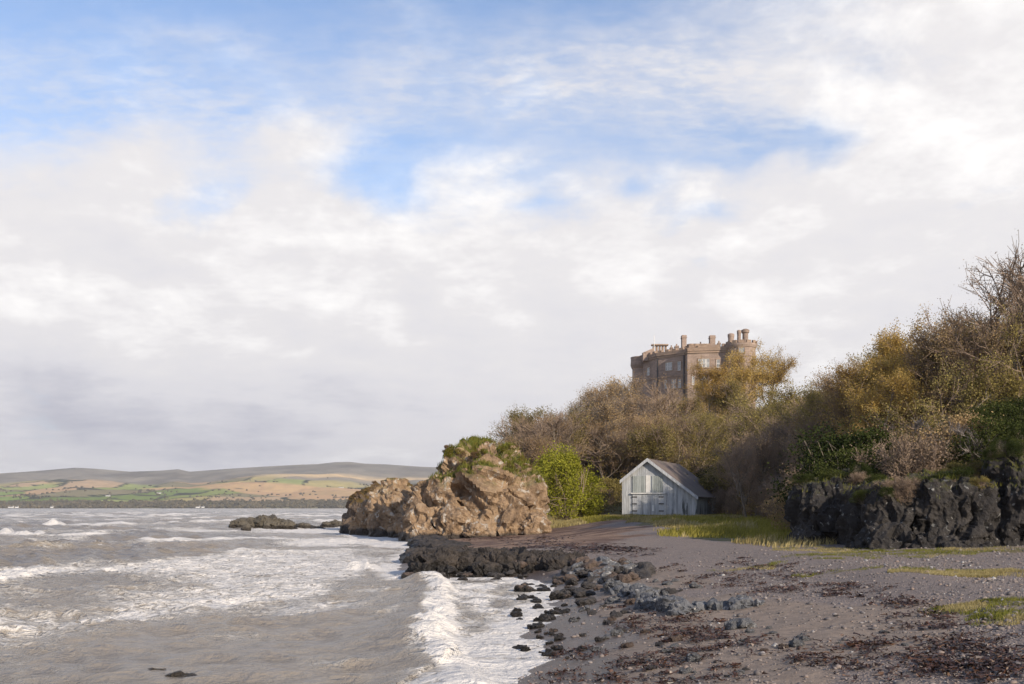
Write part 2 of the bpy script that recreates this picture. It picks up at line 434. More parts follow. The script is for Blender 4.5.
# ------------------------------------------------------------------ sea
th = np.radians(np.arange(-43.0, 13.0, 0.115))
rr = np.exp(np.concatenate([np.linspace(math.log(5), math.log(60), 520), np.linspace(math.log(60.3), math.log(600), 420), np.linspace(math.log(606), math.log(7500), 60)]))
R_, T_ = np.meshgrid(rr, th, indexing='ij')
X, Y = R_ * np.sin(T_), R_ * np.cos(T_)
S_ = poly_sdf(X, Y, SHORE)
rngw = np.random.default_rng(8)
deep = sstepn(-S_, 0.3, 22)
Z = np.zeros_like(X); DX = np.zeros_like(X); DY = np.zeros_like(X)
for k in range(46):
    lam = 0.55 * (22 / 0.55) ** (k / 45.0)
    ang = rngw.normal(rad(-62 + 30 * (k / 45.0)), rad(34))      # travel direction: mostly toward the camera and the beach
    kx, ky = math.cos(ang) * 2 * math.pi / lam, math.sin(ang) * 2 * math.pi / lam
    A = 0.0115 * lam ** 0.70 * rngw.uniform(0.6, 1.3) * (1.0 + 0.9 * math.exp(-(lam / 3.0) ** 2))
    fade = np.clip(1.6 - R_ / (lam * 95), 0, 1) * (0.16 + 0.84 * deep if lam > 2.5 else 0.42 + 0.58 * deep)
    ph = kx * X + ky * Y + rngw.uniform(0, 6.283) + 0.9 * perlin(np.stack([X.ravel() / (lam * 5), Y.ravel() / (lam * 5), np.full(X.size, k * 3.7)], 1), 77).reshape(X.shape)
    c = np.cos(ph); sn = np.sin(ph)
    Z += fade * A * c; DX -= fade * A * 1.0 * math.cos(ang) * sn; DY -= fade * A * 1.0 * math.sin(ang) * sn
crest = sstepn(Z, 0.18, 0.38)
foam = np.zeros_like(X)
# breakers: (polyline, height, width on the seaward side, width on the beach side)
BREAK = [([(-2.9, 34), (-2.0, 28), (-1.6, 22), (-1.5, 19.0), (-1.3, 16.4), (-0.8, 14.6), (-0.5, 12.5), (-0.2, 9), (-0.2, 5)], 0.29, 0.95, 0.36),
         ([(-6.6, 38.6), (-5.6, 38.2), (-4.9, 38.6)], 0.36, 0.7, 0.45),
         ([(-42.0, 79), (-38.8, 77.4), (-36.0, 78)], 0.66, 1.7, 0.9),
         ([(-58.3, 123), (-55.7, 121.4), (-53.2, 122.4)], 1.05, 2.0, 1.0)]
for i, (pl, hgt, w1, w2) in enumerate(BREAK):
    d, side, pos, run = line_dist(X, Y, pl)
    along = sstepn(pos, 0, run * 0.28) * (1 - sstepn(pos, run * 0.72, run)) if i else 1.0
    irr = 0.62 + 0.75 * fbm2(pos * 0.8, np.full_like(pos, i * 5.1), 3, 41)
    w = np.where(side < 0, w2, w1) if i == 0 else np.where(side < 0, w1, w2)
    prof = np.exp(-(d / w) ** 2)
    Z += hgt * irr * prof * along
    if i == 0:
        foam = np.maximum(foam, np.where(side < 0, sstepn(-d, -1.0, -0.05) * 0.92, sstepn(-d, -0.80, -0.02) * 0.88) * np.clip(0.45 + 0.65 * irr + 0.25 * fbm2(X * 2.2, Y * 1.4, 3, 97), 0.3, 1.1))
        foam = np.maximum(foam, np.where(side < 0, (0.52 + 0.30 * fbm2(X * 0.9, Y * 0.6, 4, 95)) * (1 - sstepn(d, 2.0, 4.0)), 0.50 * (1 - sstepn(d, 0.2, 0.9))) * (1 - sstepn(Y, 31, 36)))
    else:
        foam = np.maximum(foam, 1.5 * np.exp(-(d / (w2 * 1.5)) ** 2) * along)
shorefoam = 1 - sstepn(-S_, 0.2, 2.6)
foam = np.maximum(foam, shorefoam * (0.66 + 0.2 * fbm2(X * 0.8, Y * 0.8, 3, 96)))
foam = np.maximum(foam, 0.95 * (1 - sstepn(-S_, 1.5, 5.0)) * sstepn(Y, 52, 66))
def seafoam(px, py, rx, ry, a):
    d = H * F / (py - HY); cx = (px - CX) / F * d; rX = rx / F * d; rY = d * d / (H * F) * ry
    return a * np.exp(-((X - cx) / rX) ** 2 - ((Y - d) / rY) ** 2)
for e in ((330, 531, 90, 2.6, .95), (215, 531, 60, 1.4, .75), (225, 540, 130, 2.0, .80), (345, 541, 75, 4.5, .85), (300, 546, 110, 2.0, .7), (110, 549, 120, 1.5, .5), (330, 516, 22, 0.9, .9),
          (430, 575, 60, 5, .6), (150, 592, 130, 11, .50), (330, 604, 70, 10, .46), (30, 565, 60, 3, .45), (45, 612, 70, 10, .50), (230, 640, 120, 10, .38), (330, 664, 60, 9, .45), (395, 612, 30, 20, .42),
          (400, 545, 40, 3, .9), (270, 558, 120, 3, .4), (60, 590, 70, 5, .45), (420, 660, 30, 14, .45), (380, 590, 60, 8, .5), (60, 655, 60, 8, .35), (140, 521, 50, 0.8, .4), (160, 518, 30, .6, .4)):
    foam = np.maximum(foam, seafoam(*e) * 1.0)
patch = sstepn(fbm2(X * 0.09, Y * 0.045, 4, 91), -0.35, 0.75)
foam = np.maximum(foam, 0.56 * patch)
foam = np.clip(foam + crest * 0.30 * (R_ < 400), 0, 1.2)
# swash: the sheet follows the beach up a little and dives under it further in
froth = np.clip(foam, 0, 1) ** 2 * (1 - sstepn(R_, 40, 70))
Z = Z + froth * (0.05 * fbm2(X * 4.5, Y * 4.5, 4, 93) + 0.07 * fbm2(X * 1.3, Y * 1.3, 3, 94)) * (0.35 + 0.65 * sstepn(-S_, 0.5, 2.0))
Z = np.where(S_ > -1.2, Z * 0.5 + 0.02, Z)
sheet = ground_z(X, Y, False)
Z = np.where(S_ > 0, np.where(S_ < 0.5, np.maximum(Z, sheet - 0.03 + 0.05 * (0.5 - S_)), sheet - 0.25), Z)
m_sea, g, b = new_mat('sea_water')
P = g.coord('Object'); fa = g.attr('foam', 'Fac')
Pst = g.vmath('MULTIPLY', P, (0.75, 1.0, 1.0))
big = g.noise(Pst, 0.42, 5, 0.6, 0.5); mid = g.noise(Pst, 2.1, 6, 0.62, 1.2)
lace = g.sub(1.0, g.m('ABSOLUTE', g.mul(g.sub(g.noise(P, 3.2, 5, 0.6, 1.0), 0.5), 5.0)))
lace = g.m('MAXIMUM', lace, 0.0)
pat = g.add(g.add(g.mul(big, 0.28), g.mul(mid, 0.52)), g.mul(lace, 0.22))
thr = g.sub(1.0, fa)
cov = g.sstep(g.sub(g.add(pat, 0.04), thr), -0.08, 0.20)
cov = g.mul(cov, g.sstep(fa, 0.05, 0.35))
water = g.mix(g.sstep(g.noise(P, 0.08, 4, 0.6), 0.35, 0.65), (0.245, 0.210, 0.168), (0.190, 0.172, 0.152))
water = g.mix(g.mul(g.sstep(fa, 0.15, 0.8), 0.7), water, (0.34, 0.295, 0.24))
g.put(b.inputs['Base Color'], g.mix(cov, water, (0.66, 0.63, 0.595)))
g.put(b.inputs['Roughness'], g.lin(cov, 0, 1, 0.16, 0.85))
b.inputs['IOR'].default_value = 1.333
g.put(b.inputs['Specular IOR Level'], g.lin(cov, 0, 1, 0.5, 0.15))
rip = g.add(g.add(g.mul(g.noise(P, 4.0, 5, 0.62, 0.4), 0.7), g.mul(g.noise(P, 13.0, 4, 0.6, 0.3), 0.22)), g.mul(g.noise(g.vmath('MULTIPLY', P, (0.5, 1.0, 1.0)), 0.8, 5, 0.6), 1.0))
g.put(b.inputs['Normal'], g.bump(g.add(rip, g.mul(cov, g.mul(mid, 0.8))), 1.0, 0.17))
sf = grid_faces(*X.shape)[:, ::-1]; sf = sf[S_.ravel()[sf].min(1) < 2.5]
me = mesh_np('sea', np.stack([(X + DX).ravel(), (Y + DY).ravel(), Z.ravel()], 1), sf, [m_sea], smooth=True, attrs={'foam': foam.ravel()})
tag(obj('sea', me), 'choppy grey brown sea with white surf', kind='structure')

# ------------------------------------------------------------------ far coast
SKYL = [(-400, 476), (-60, 475), (0, 473), (40, 470), (75, 467), (95, 468), (130, 471), (160, 470), (178, 468.5), (190, 471), (230, 468), (262, 466), (300, 464), (318, 463.4), (335, 461.5), (350, 461.2), (365, 463.0), (385, 463.6), (420, 466), (520, 470), (760, 476), (1300, 480)]
th = np.radians(np.arange(-46.0, 20.0, 0.09))
rr = np.concatenate([np.linspace(2860, 3300, 60), np.linspace(3310, 5200, 110), np.linspace(5250, 8500, 40)])
R_, T_ = np.meshgrid(rr, th, indexing='ij')
X, Y = R_ * np.tan(T_), R_                                       # straight depth rows
pxs = np.tan(th) * F + CX
sk = np.interp(pxs, [p for p, _ in SKYL], [q for _, q in SKYL])
crestz = ((HY - sk) / F * 5200)[None, :]
t = np.clip((R_ - 2900) / 2300, 0, 1)
frac = np.interp(t, [0, .03, .08, .18, .45, .7, .88, 1], [0, 0.05, 0.09, 0.14, 0.36, 0.60, 0.86, 1.0])
Z = crestz * frac + fbm2(X / 520, Y / 700, 4, 51) * 44 * np.sin(np.pi * np.clip(t, 0, 1)) * t
Z = np.where(R_ > 5200, crestz - (R_ - 5200) * 0.02, Z)
wx = X / 300 + fbm2(X / 700, Y / 900, 3, 61) * 0.9; wy = Y / 420 + fbm2(X / 800, Y / 800, 3, 62) * 0.9
ci = np.floor(wx).astype(int); cj = np.floor(wy + 0.31 * (ci % 3)).astype(int)
rv = rnd01(ci, cj, ci * 0, 71); rv2 = rnd01(ci, cj, ci * 0, 72)
FC = np.array([(0.22, 0.15, 0.085), (0.13, 0.15, 0.045), (0.20, 0.17, 0.075), (0.095, 0.125, 0.035), (0.25, 0.18, 0.11), (0.12, 0.105, 0.06), (0.155, 0.17, 0.06)])
colr = 1.55 * FC[(rv * 6.99).astype(int)] * (0.85 + 0.3 * rv2[..., None])
ex, ey = wx - np.floor(wx), (wy + 0.31 * (ci % 3)) - np.floor(wy + 0.31 * (ci % 3))
hedge = np.maximum(np.maximum(ex < 0.045, ex > 0.955), np.maximum(ey < 0.05, ey > 0.95))
hedge = hedge & (fbm2(X / 60, Y / 60, 2, 66) > -0.35)
colr = np.where(hedge[..., None], np.array((0.035, 0.04, 0.022)), colr)
stub = sstepn(X / 900 + (R_ - 3600) / 700 + fbm2(X / 300, Y / 300, 2, 88) * 0.12, -1.05, -0.98) * (1 - sstepn((R_ - 3700) / 400 + X / 1600, 0.0, 0.12)) * sstepn(R_, 3250, 3300)
colr = colr * (1 - stub[..., None] * 0.85) + np.array((0.42, 0.27, 0.15)) * stub[..., None] * 0.85
moor = sstepn(t + fbm2(X / 400, Y / 400, 4, 63) * 0.10 - 0.04 * np.sin(X / 420), 0.60, 0.68)
moorc = np.array((0.165, 0.150, 0.125)) + 0.05 * fbm2(X / 160, Y / 200, 4, 64)[..., None] * np.array((1, .9, .7))
sunlit_strip = sstepn(X, -1250, -900) * np.exp(-((t - 0.74 - X / 12000) / 0.05) ** 2)  # sunlit band on the upper hill, painted into the field colour
colr = colr * (1 - moor[..., None]) + moorc * moor[..., None]
colr = colr * (1 - sunlit_strip[..., None]) + np.array((0.50, 0.37, 0.21)) * sunlit_strip[..., None]
wood = sstepn(fbm2(X / 260, Y / 120, 4, 65) - t * 3.2 + 0.10, 0.0, 0.12)
colr = colr * (1 - wood[..., None]) + np.array((0.040, 0.038, 0.026)) * wood[..., None]
colr = np.where((t < 0.012)[..., None], np.array((0.16, 0.15, 0.09)), colr)
m_hill, g, b = new_mat('far_fields')
g.put(b.inputs['Base Color'], g.mix(1.0, g.attr('field'), g.ramp(g.noise(g.coord('Object'), 0.02, 4, 0.6), [(0.3, (1.1, 1.1, 1.1)), (0.7, (1.5, 1.46, 1.38))]), 'MULTIPLY'))
b.inputs['Roughness'].default_value = 1.0; b.inputs['Specular IOR Level'].default_value = 0.0
me = mesh_np('hills', np.stack([X.ravel(), Y.ravel(), Z.ravel() - 1.0], 1), grid_faces(*X.shape)[:, ::-1], [m_hill], smooth=True, attrs={'field': np.clip(colr, 0.01, 1).reshape(-1, 3)})
tag(obj('hills', me), 'far farmed hills across the bay with patchwork fields', kind='structure')
HX = np.tan(th); 
def hill_z(x, y):
    pxq = x / y * F + CX; cz = (HY - np.interp(pxq, [p for p, _ in SKYL], [q for _, q in SKYL])) / F * 5200
    tt = np.clip((y - 2900) / 2300, 0, 1)
    fr = np.interp(tt, [0, .03, .08, .18, .45, .7, .88, 1], [0, 0.05, 0.09, 0.14, 0.36, 0.60, 0.86, 1.0])
    return cz * fr + fbm2(x / 520, y / 700, 4, 51) * 44 * np.sin(np.pi * tt) * tt - 1.0

# ------------------------------------------------------------------ rocks
import bmesh
_ICO = {}
def ico(n):
    if n not in _ICO:
        bm = bmesh.new(); bmesh.ops.create_icosphere(bm, subdivisions=n, radius=1.0)
        bm.verts.ensure_lookup_table()
        _ICO[n] = (np.array([v.co[:] for v in bm.verts]), np.array([[v.index for v in f.verts] for f in bm.faces])); bm.free()
    return _ICO[n]

def lump(c, s, n=5, p=2.6, seed=0, b1=(1.2, 0.4), b2=(0.45, 0.14), fine=0.05, rz=0.0, lean=(0, 0), strata=0.0, grain=None):
    """a craggy rock: superellipsoid of centre c and half sizes s broken up by two scales of tilted facets"""
    V, Fc = ico(n); nrm = V.copy()
    k = (np.abs(V) ** p).sum(1) ** (-1.0 / p)
    W = V * k[:, None] * np.array(s)
    nn = nrm / np.array(s); nn /= np.linalg.norm(nn, axis=1)[:, None]
    off = seed * 13.7
    q = W.copy(); q[:, 2] *= (1.0 + strata)
    qw = q + 0.35 * b1[0] * np.stack([perlin(q / b1[0] + off + j * 31, seed + j) for j in range(3)], 1)
    if grain is not None:      # fractures run along one direction
        gv = np.array(grain[0], float); gv /= np.linalg.norm(gv); qw = qw - ((qw @ gv) * (1 - 1 / grain[1]))[:, None] * gv
    d = blocks(qw / b1[0] + off, seed + 11) * b1[1] + blocks(qw / b2[0] + off, seed + 23) * b2[1] + fbm(W / (b2[0] * 0.8) + off, 3, seed + 3) * fine
    W = W + nn * d[:, None]
    W[:, 0] += lean[0] * W[:, 2]; W[:, 1] += lean[1] * W[:, 2]
    cz, sz_ = math.cos(rz), math.sin(rz)
    W = np.stack([W[:, 0] * cz - W[:, 1] * sz_, W[:, 0] * sz_ + W[:, 1] * cz, W[:, 2]], 1)
    return W + np.array(c), Fc

def rock_mesh(name, lumps, mat, base=None, origin=(0, 0, 0)):
    Vs, Fs, o = [], [], 0
    for V, Fc in lumps: Vs.append(V); Fs.append(Fc + o); o += len(V)
    V = np.concatenate(Vs) - np.array(origin); Fc = np.concatenate(Fs)
    if base is not None:
        keep = (V[Fc][:, :, 2].max(1) > base - origin[2]); Fc = Fc[keep]
        used = np.unique(Fc); re = np.full(len(V), -1); re[used] = np.arange(len(used)); V = V[used]; Fc = re[Fc]
    return mesh_np(name, V, Fc, [mat])

def rock_mat(name, stops, scale, lichen=None, moss=None, weed=None, rough=0.9):
    m, g, b = new_mat(name)
    P = g.coord('Object'); nz = g.sep(g.n.new('ShaderNodeNewGeometry').outputs['Normal'])[2]
    a = g.noise(P, scale, 6, 0.62, 0.5); c2 = g.noise(P, scale * 4.5, 5, 0.65)
    col = g.ramp(g.add(g.mul(a, 0.6), g.mul(c2, 0.4)), stops)
    inf = g.n.new('ShaderNodeObjectInfo').outputs['Random']
    if lichen:
        lc, ls, lo = lichen
        lm = g.sstep(g.add(g.noise(P, ls, 5, 0.6, 0.6), g.mul(c2, 0.25)), lo, lo + 0.06)
        col = g.mix(g.mul(lm, 0.85), col, lc)
    if moss:
        mc, zlo, zhi, nlo = moss
        z = g.sep(P)[2]
        mm = g.mul(g.sstep(g.add(nz, g.mul(g.sub(a, 0.5), 1.2)), nlo, nlo + 0.25), g.sstep(g.add(z, g.mul(g.sub(a, 0.5), 3.0)), zlo, zhi))
        col = g.mix(mm, col, g.mix(g.sstep(c2, 0.35, 0.65), mc, (mc[0] * 1.7, mc[1] * 1.35, mc[2] * 1.0)))
    if weed:
        wc, wz = weed
        z = g.sep(g.n.new('ShaderNodeNewGeometry').outputs['Position'])[2]
        wm = g.sub(1.0, g.sstep(g.add(z, g.mul(g.sub(a, 0.5), 0.8)), wz * 0.6, wz))
        col = g.mix(wm, col, wc)
        g.put(b.inputs['Roughness'], g.lin(wm, 0, 1, rough, 0.4))
    else: b.inputs['Roughness'].default_value = rough
    b.inputs['Specular IOR Level'].default_value = 0.3
    g.put(b.inputs['Base Color'], col)
    g.put(b.inputs['Normal'], g.bump(g.add(g.noise(P, scale * 9, 5, 0.7), g.mul(g.voro(P, scale * 5), 0.6)), 0.8, 0.5 / scale * 0.25))
    return m

m_head = rock_mat('headland_stone', [(0.30, (0.050, 0.040, 0.032)), (0.43, (0.175, 0.118, 0.075)), (0.56, (0.315, 0.218, 0.135)), (0.68, (0.30, 0.245, 0.195)), (0.80, (0.43, 0.345, 0.255))], 0.55,
                  lichen=((0.42, 0.38, 0.33), 1.6, 0.70), moss=((0.060, 0.075, 0.012), 3.4, 5.8, 0.35), weed=((0.050, 0.040, 0.033), 0.75))
m_darkhead = rock_mat('dark_headland_stone', [(0.25, (0.045, 0.038, 0.033)), (0.5, (0.115, 0.085, 0.064)), (0.8, (0.24, 0.19, 0.15))], 0.8,
                      moss=((0.070, 0.050, 0.014), 2.2, 3.4, 0.25), weed=((0.028, 0.023, 0.020), 0.8))
m_cliff = rock_mat('dark_cliff_stone', [(0.25, (0.012, 0.011, 0.011)), (0.5, (0.032, 0.029, 0.028)), (0.72, (0.074, 0.066, 0.060)), (0.9, (0.19, 0.18, 0.18))], 1.4,
                   lichen=((0.26, 0.26, 0.25), 4.2, 0.745), moss=((0.034, 0.040, 0.013), 1.8, 2.7, 0.3))
m_ledge = rock_mat('shore_ledge_stone', [(0.25, (0.016, 0.015, 0.016)), (0.5, (0.042, 0.036, 0.033)), (0.75, (0.11, 0.088, 0.072)), (0.95, (0.22, 0.19, 0.165))], 1.6,
                   weed=((0.016, 0.014, 0.013), 0.55))
m_islet = rock_mat('islet_stone', [(0.3, (0.045, 0.040, 0.034)), (0.6, (0.12, 0.105, 0.082)), (0.85, (0.22, 0.20, 0.16))], 0.9, weed=((0.030, 0.024, 0.018), 0.45))

def rock(name, label, cat, lumps, mat, origin, base=-0.9, group=None):
    o = obj(name, rock_mesh(name, lumps, mat, base, origin), None, origin)
    return tag(o, label, cat, group)

rock('rock_headland', 'tallest sunlit tan crag at the water, grass growing on its summit', 'rock',
     [lump((-1.9, 74, 1.2), (3.3, 4.4, 6.1), 6, 2.0, 3, (2.2, 1.15), (0.80, 0.55), 0.13, grain=((0.55, 0.1, -0.83), 2.2)),
      lump((0.5, 73.5, 1.0), (1.65, 3.3, 4.3), 6, 3.0, 5, (1.5, 0.7), (0.55, 0.34), 0.11, grain=((0.55, 0.1, -0.83), 2.2)),
      lump((-4.4, 73, 0.8), (2.0, 3.2, 4.5), 6, 2.1, 6, (1.6, 0.8), (0.6, 0.38), 0.11, grain=((0.55, 0.1, -0.83), 2.2)),
      lump((-6.0, 72.5, 0.6), (1.8, 2.8, 3.2), 6, 2.4, 7, (1.5, 0.75), (0.6, 0.26), 0.08, grain=((0.55, 0.1, -0.83), 2.2)),
      lump((-3.8, 69.6, 0.4), (1.5, 1.3, 2.1), 5, 2.4, 8, (0.9, 0.40), (0.4, 0.16), 0.05),
      lump((-0.6, 69.8, 0.6), (1.7, 1.4, 2.7), 5, 2.2, 9, (1.0, 0.45), (0.4, 0.16), 0.05),
      lump((-2.2, 68.6, 0.2), (1.2, 1.0, 1.2), 5, 2.3, 10, (0.7, 0.3), (0.3, 0.12), 0.04),
      lump((1.4, 69.6, 0.5), (1.1, 1.2, 1.5), 5, 2.3, 12, (0.7, 0.3), (0.3, 0.12), 0.04),
      lump((-6.3, 69.4, 0.1), (1.0, 1.0, 1.2), 5, 2.4, 13, (0.7, 0.3), (0.3, 0.12), 0.04)], m_head, (-2.3, 74, 0))
rock('rock_outcrop', 'lower craggy outcrop between the tall crag and the dark heath topped stack', 'rock',
     [lump((-9.7, 84, 0.6), (2.3, 3.6, 3.6), 6, 2.3, 17, (1.3, 0.7), (0.55, 0.24), 0.07, grain=((0.55, 0.1, -0.83), 2.2)),
      lump((-11.8, 86, 0.4), (1.7, 2.6, 2.5), 5, 2.3, 18, (1.0, 0.5), (0.45, 0.2), 0.06),
      lump((-8.6, 80, 0.2), (1.3, 1.4, 1.5), 5, 2.3, 19, (0.8, 0.35), (0.35, 0.14), 0.04)], m_head, (-10, 84, 0))
rock('rock_stack', 'dark seaward stack with brown heath over its top', 'rock',
     [lump((-15.3, 106, 0.5), (2.3, 4.5, 4.1), 6, 2.6, 21, (1.4, 0.5), (0.55, 0.2), 0.06, lean=(0.10, 0)),
      lump((-12.2, 106, 0.5), (3.0, 5.0, 4.5), 5, 2.4, 22, (1.4, 0.5), (0.55, 0.2), 0.06)], m_darkhead, (-15, 106, 0))
rock('sea_rock', 'low rounded dark rock in the surf below the heath topped stack', 'rock',
     [lump((-14.3, 92, 0.2), (1.5, 1.3, 1.15), 5, 2.2, 25, (0.9, 0.25), (0.35, 0.1), 0.03)], m_darkhead, (-14.3, 92, 0))
rock('islet', 'long jagged brown islet standing out in the white surf', 'rock',
     [lump((-31.2, 116, 0.0), (1.9, 1.6, 1.15), 5, 2.0, 31, (0.9, 0.4), (0.4, 0.15), 0.05),
      lump((-28.9, 116, 0.1), (1.7, 1.6, 1.45), 5, 2.0, 32, (0.9, 0.4), (0.4, 0.15), 0.05),
      lump((-26.9, 116.5, -0.1), (1.7, 1.3, 1.0), 5, 2.0, 33, (0.8, 0.3), (0.35, 0.12), 0.05)], m_islet, (-29, 116, 0))
rock('sea_rock', 'small upright dark rock poking from surf just before the jagged islet', 'rock', [lump((-27.0, 101, 0.1), (0.45, 0.4, 0.6), 4, 2.4, 35, (0.4, 0.1), (0.2, 0.05), 0.02)], m_islet, (-27, 101, 0))
for i, (px, py, w, h_, lab) in enumerate(((303, 527.5, 1.3, .55, 'low flat skerry awash nearest the jagged islet'), (318, 529, 0.9, .35, 'smallest low skerry in the surf halfway from islet to stack'),
                                       (333, 527, 1.6, .75, 'broad low skerry awash nearest the heath topped stack'))):
    d = H * F / (py - HY); x = (px - CX) / F * d
    rock('skerry', lab, 'rock', [lump((x, d, -0.05), (w, 1.0, h_), 4, 2.1, 40 + i, (0.7, 0.25), (0.3, 0.1), 0.03)], m_islet, (x, d, 0))
for i, (px, py, w, lab) in enumerate(((158, 671, 0.34, 'weedy rock just breaking the water nearest the camera on the left'), (180, 677, 0.22, 'small weedy rock awash right of a bigger one in the near water'))):
    d = H * F / (py - HY); x = (px - CX) / F * d
    rock('sea_rock', lab, 'rock', [lump((x, d, -0.045), (w, 0.24, 0.07), 4, 2.0, 45 + i, (0.2, 0.05), (0.1, 0.025), 0.012)], m_islet, (x, d, 0), -0.4)

rock('cliff', 'dark square cliff block left of the gully, its foot on the grass edge', 'cliff',
     [lump((11.75, 37.2, 1.6), (1.2, 1.5, 1.72), 6, 4.5, 51, (0.80, 0.32), (0.27, 0.19), 0.08, grain=((0.22, 0.1, 1.0), 2.6)),
      lump((12.75, 37.8, 1.6), (0.7, 1.3, 1.95), 6, 4.0, 52, (0.7, 0.30), (0.27, 0.18), 0.08, grain=((0.22, 0.1, 1.0), 2.6)),
      lump((10.9, 36.3, 0.95), (0.6, 0.8, 0.75), 5, 2.6, 53, (0.5, 0.18), (0.22, 0.08), 0.03)], m_cliff, (11.5, 37, 1.0), 0.5)
rock('cliff', 'broad dark cliff face with white streaked foot in the middle of the bank', 'cliff',
     [lump((13.0, 33.9, 1.6), (1.35, 1.4, 1.50), 6, 3.6, 55, (0.85, 0.36), (0.28, 0.20), 0.08, grain=((0.22, 0.1, 1.0), 2.6)),
      lump((14.8, 33.7, 1.6), (1.5, 1.6, 1.80), 6, 4.0, 56, (0.85, 0.36), (0.28, 0.20), 0.08, grain=((0.22, 0.1, 1.0), 2.6)),
      lump((12.0, 32.4, 0.95), (1.0, 1.0, 0.75), 6, 2.3, 57, (0.55, 0.28), (0.22, 0.13), 0.05),
      lump((13.5, 31.9, 0.9), (1.1, 0.9, 0.55), 6, 2.3, 58, (0.55, 0.26), (0.22, 0.13), 0.05),
      lump((14.8, 31.9, 0.9), (0.6, 0.55, 0.42), 5, 2.3, 59, (0.4, 0.16), (0.2, 0.07), 0.03)], m_cliff, (13.5, 33, 1.0), 0.5)
rock('cliff', 'tall dark cliff buttress running out of the frame at the right edge', 'cliff',
     [lump((17.2, 33.6, 1.8), (1.3, 1.6, 2.25), 6, 4.0, 61, (0.9, 0.36), (0.29, 0.20), 0.08, grain=((0.22, 0.1, 1.0), 2.6)),
      lump((19.4, 33.0, 1.8), (1.6, 1.8, 2.45), 6, 4.0, 62, (0.9, 0.36), (0.29, 0.20), 0.08, grain=((0.22, 0.1, 1.0), 2.6)),
      lump((22.0, 31.0, 1.8), (1.8, 2.2, 3.0), 5, 4.0, 63, (0.9, 0.3), (0.32, 0.12), 0.04)], m_cliff, (18, 33, 1.0), 0.5)

rng = np.random.default_rng(5)
L_ = []
for i, (x, y, sx_, sy_, zt) in enumerate(((-2.75, 34.9, .65, 1.1, .92), (-2.2, 35.3, .8, 1.3, .98), (-1.3, 35.6, .8, 1.3, .96), (-.5, 35.2, .75, 1.2, .92), (.3, 35.4, .8, 1.2, .90), (1.1, 35.0, .75, 1.2, .88), (1.8, 34.4, .7, 1.1, .84),
                                        (-3.0, 34.1, .4, .5, .5), (-2.4, 34.1, .55, .5, .45), (-.9, 34.2, .6, .5, .5), (.1, 34.1, .5, .5, .5), (-3.1, 35.6, .4, 1.2, .7))):
    L_.append(lump((x, y, zt * 0.28), (sx_, sy_, zt * 0.60), 6, 4.6, 70 + i, (0.55, 0.17), (0.17, 0.11), 0.035, rz=rng.uniform(-.3, .3)))
rock('rock_ledge', 'flat topped black rock ledge jutting into the surf across the beach', 'rock', L_, m_ledge, (-1, 35, 0), -0.5)
# ledge rear shelf, low and reddish
L_ = [lump((x, y, z), (w, dd, h_), 4, 2.6, 90 + i, (0.5, 0.15), (0.2, 0.06), 0.02) for i, (x, y, z, w, dd, h_) in enumerate(((-3.9, 44, .1, 1.0, 2.0, .45), (-3.2, 50, .2, 1.4, 2.0, .45), (-4.6, 56, .1, 1.0, 2.6, .5), (-5.3, 63, .1, 1.2, 2.6, .5)))]
rock('rock_shelf', 'low brown rock shelf behind the black ledge at the water edge', 'rock', L_, m_ledge, (-4, 52, 0), -0.5)

m_slab = rock_mat('pale_slab_stone', [(0.3, (0.035, 0.036, 0.042)), (0.5, (0.105, 0.11, 0.122)), (0.75, (0.22, 0.22, 0.23))], 2.6, lichen=((0.42, 0.41, 0.40), 5.0, 0.72))
def slab_row(px0, py0, px1, py1, n, w, h_, seed, lab):
    L_ = []; r = np.random.default_rng(seed)
    for k in range(n):
        t = k / (n - 1) + r.uniform(-.05, .05); x, y = gp(px0 + (px1 - px0) * t, py0 + (py1 - py0) * t)
        L_.append(lump((x, y, gz(x, y) + h_ * .15), (w * r.uniform(.7, 1.2), w * r.uniform(.5, .8), h_ * r.uniform(.7, 1.15)), 5, 3.6, seed + k, (0.30, 0.10), (0.10, 0.045), 0.015, rz=r.uniform(-.5, .5)))
    x, y = gp((px0 + px1) / 2, (py0 + py1) / 2)
    rock('stone_slab', lab, 'rock', L_, m_slab, (x, y, gz(x, y)), -0.5)
slab_row(608, 590, 648, 600, 6, .26, .20, 120, 'blue grey slab row just below the boulder belt, left of the longer slab row')
slab_row(644, 606, 688, 614, 7, .24, .17, 130, 'jointed pale slab row in the middle of the beach with streaked white blocks')
slab_row(690, 611, 752, 607, 7, .18, .09, 140, 'low thin slab row on the shingle right of the streaked white blocks')

# ------------------------------------------------------------------ loose boulders
m_bould = []
for nm, st, lc in (('dark', [(0.25, (0.026, 0.025, 0.027)), (0.5, (0.060, 0.055, 0.055)), (0.85, (0.14, 0.125, 0.115))], None),
                   ('grey', [(0.25, (0.06, 0.062, 0.068)), (0.5, (0.13, 0.132, 0.14)), (0.85, (0.25, 0.25, 0.25))], ((0.38, 0.37, 0.36), 2.6, 0.70)),
                   ('brown', [(0.25, (0.045, 0.034, 0.028)), (0.5, (0.115, 0.085, 0.070)), (0.85, (0.20, 0.155, 0.125))], None)):
    m_bould.append(rock_mat(nm + '_boulder_stone', st, 2.2, lichen=lc, weed=((0.022, 0.019, 0.017), 0.22)))
BP = []
for k in range(12):
    r = np.random.default_rng(300 + k)
    V, Fc = lump((0, 0, 0), (1.0, r.uniform(.65, .9), r.uniform(.45, .75)), 4, r.uniform(2.1, 3.2), 300 + k, (0.85, 0.30), (0.35, 0.10), 0.04)
    BP.append(mesh_np('boulder', V, Fc, [m_bould[k % 3]]))
TONE = ['dark', 'grey', 'brown']
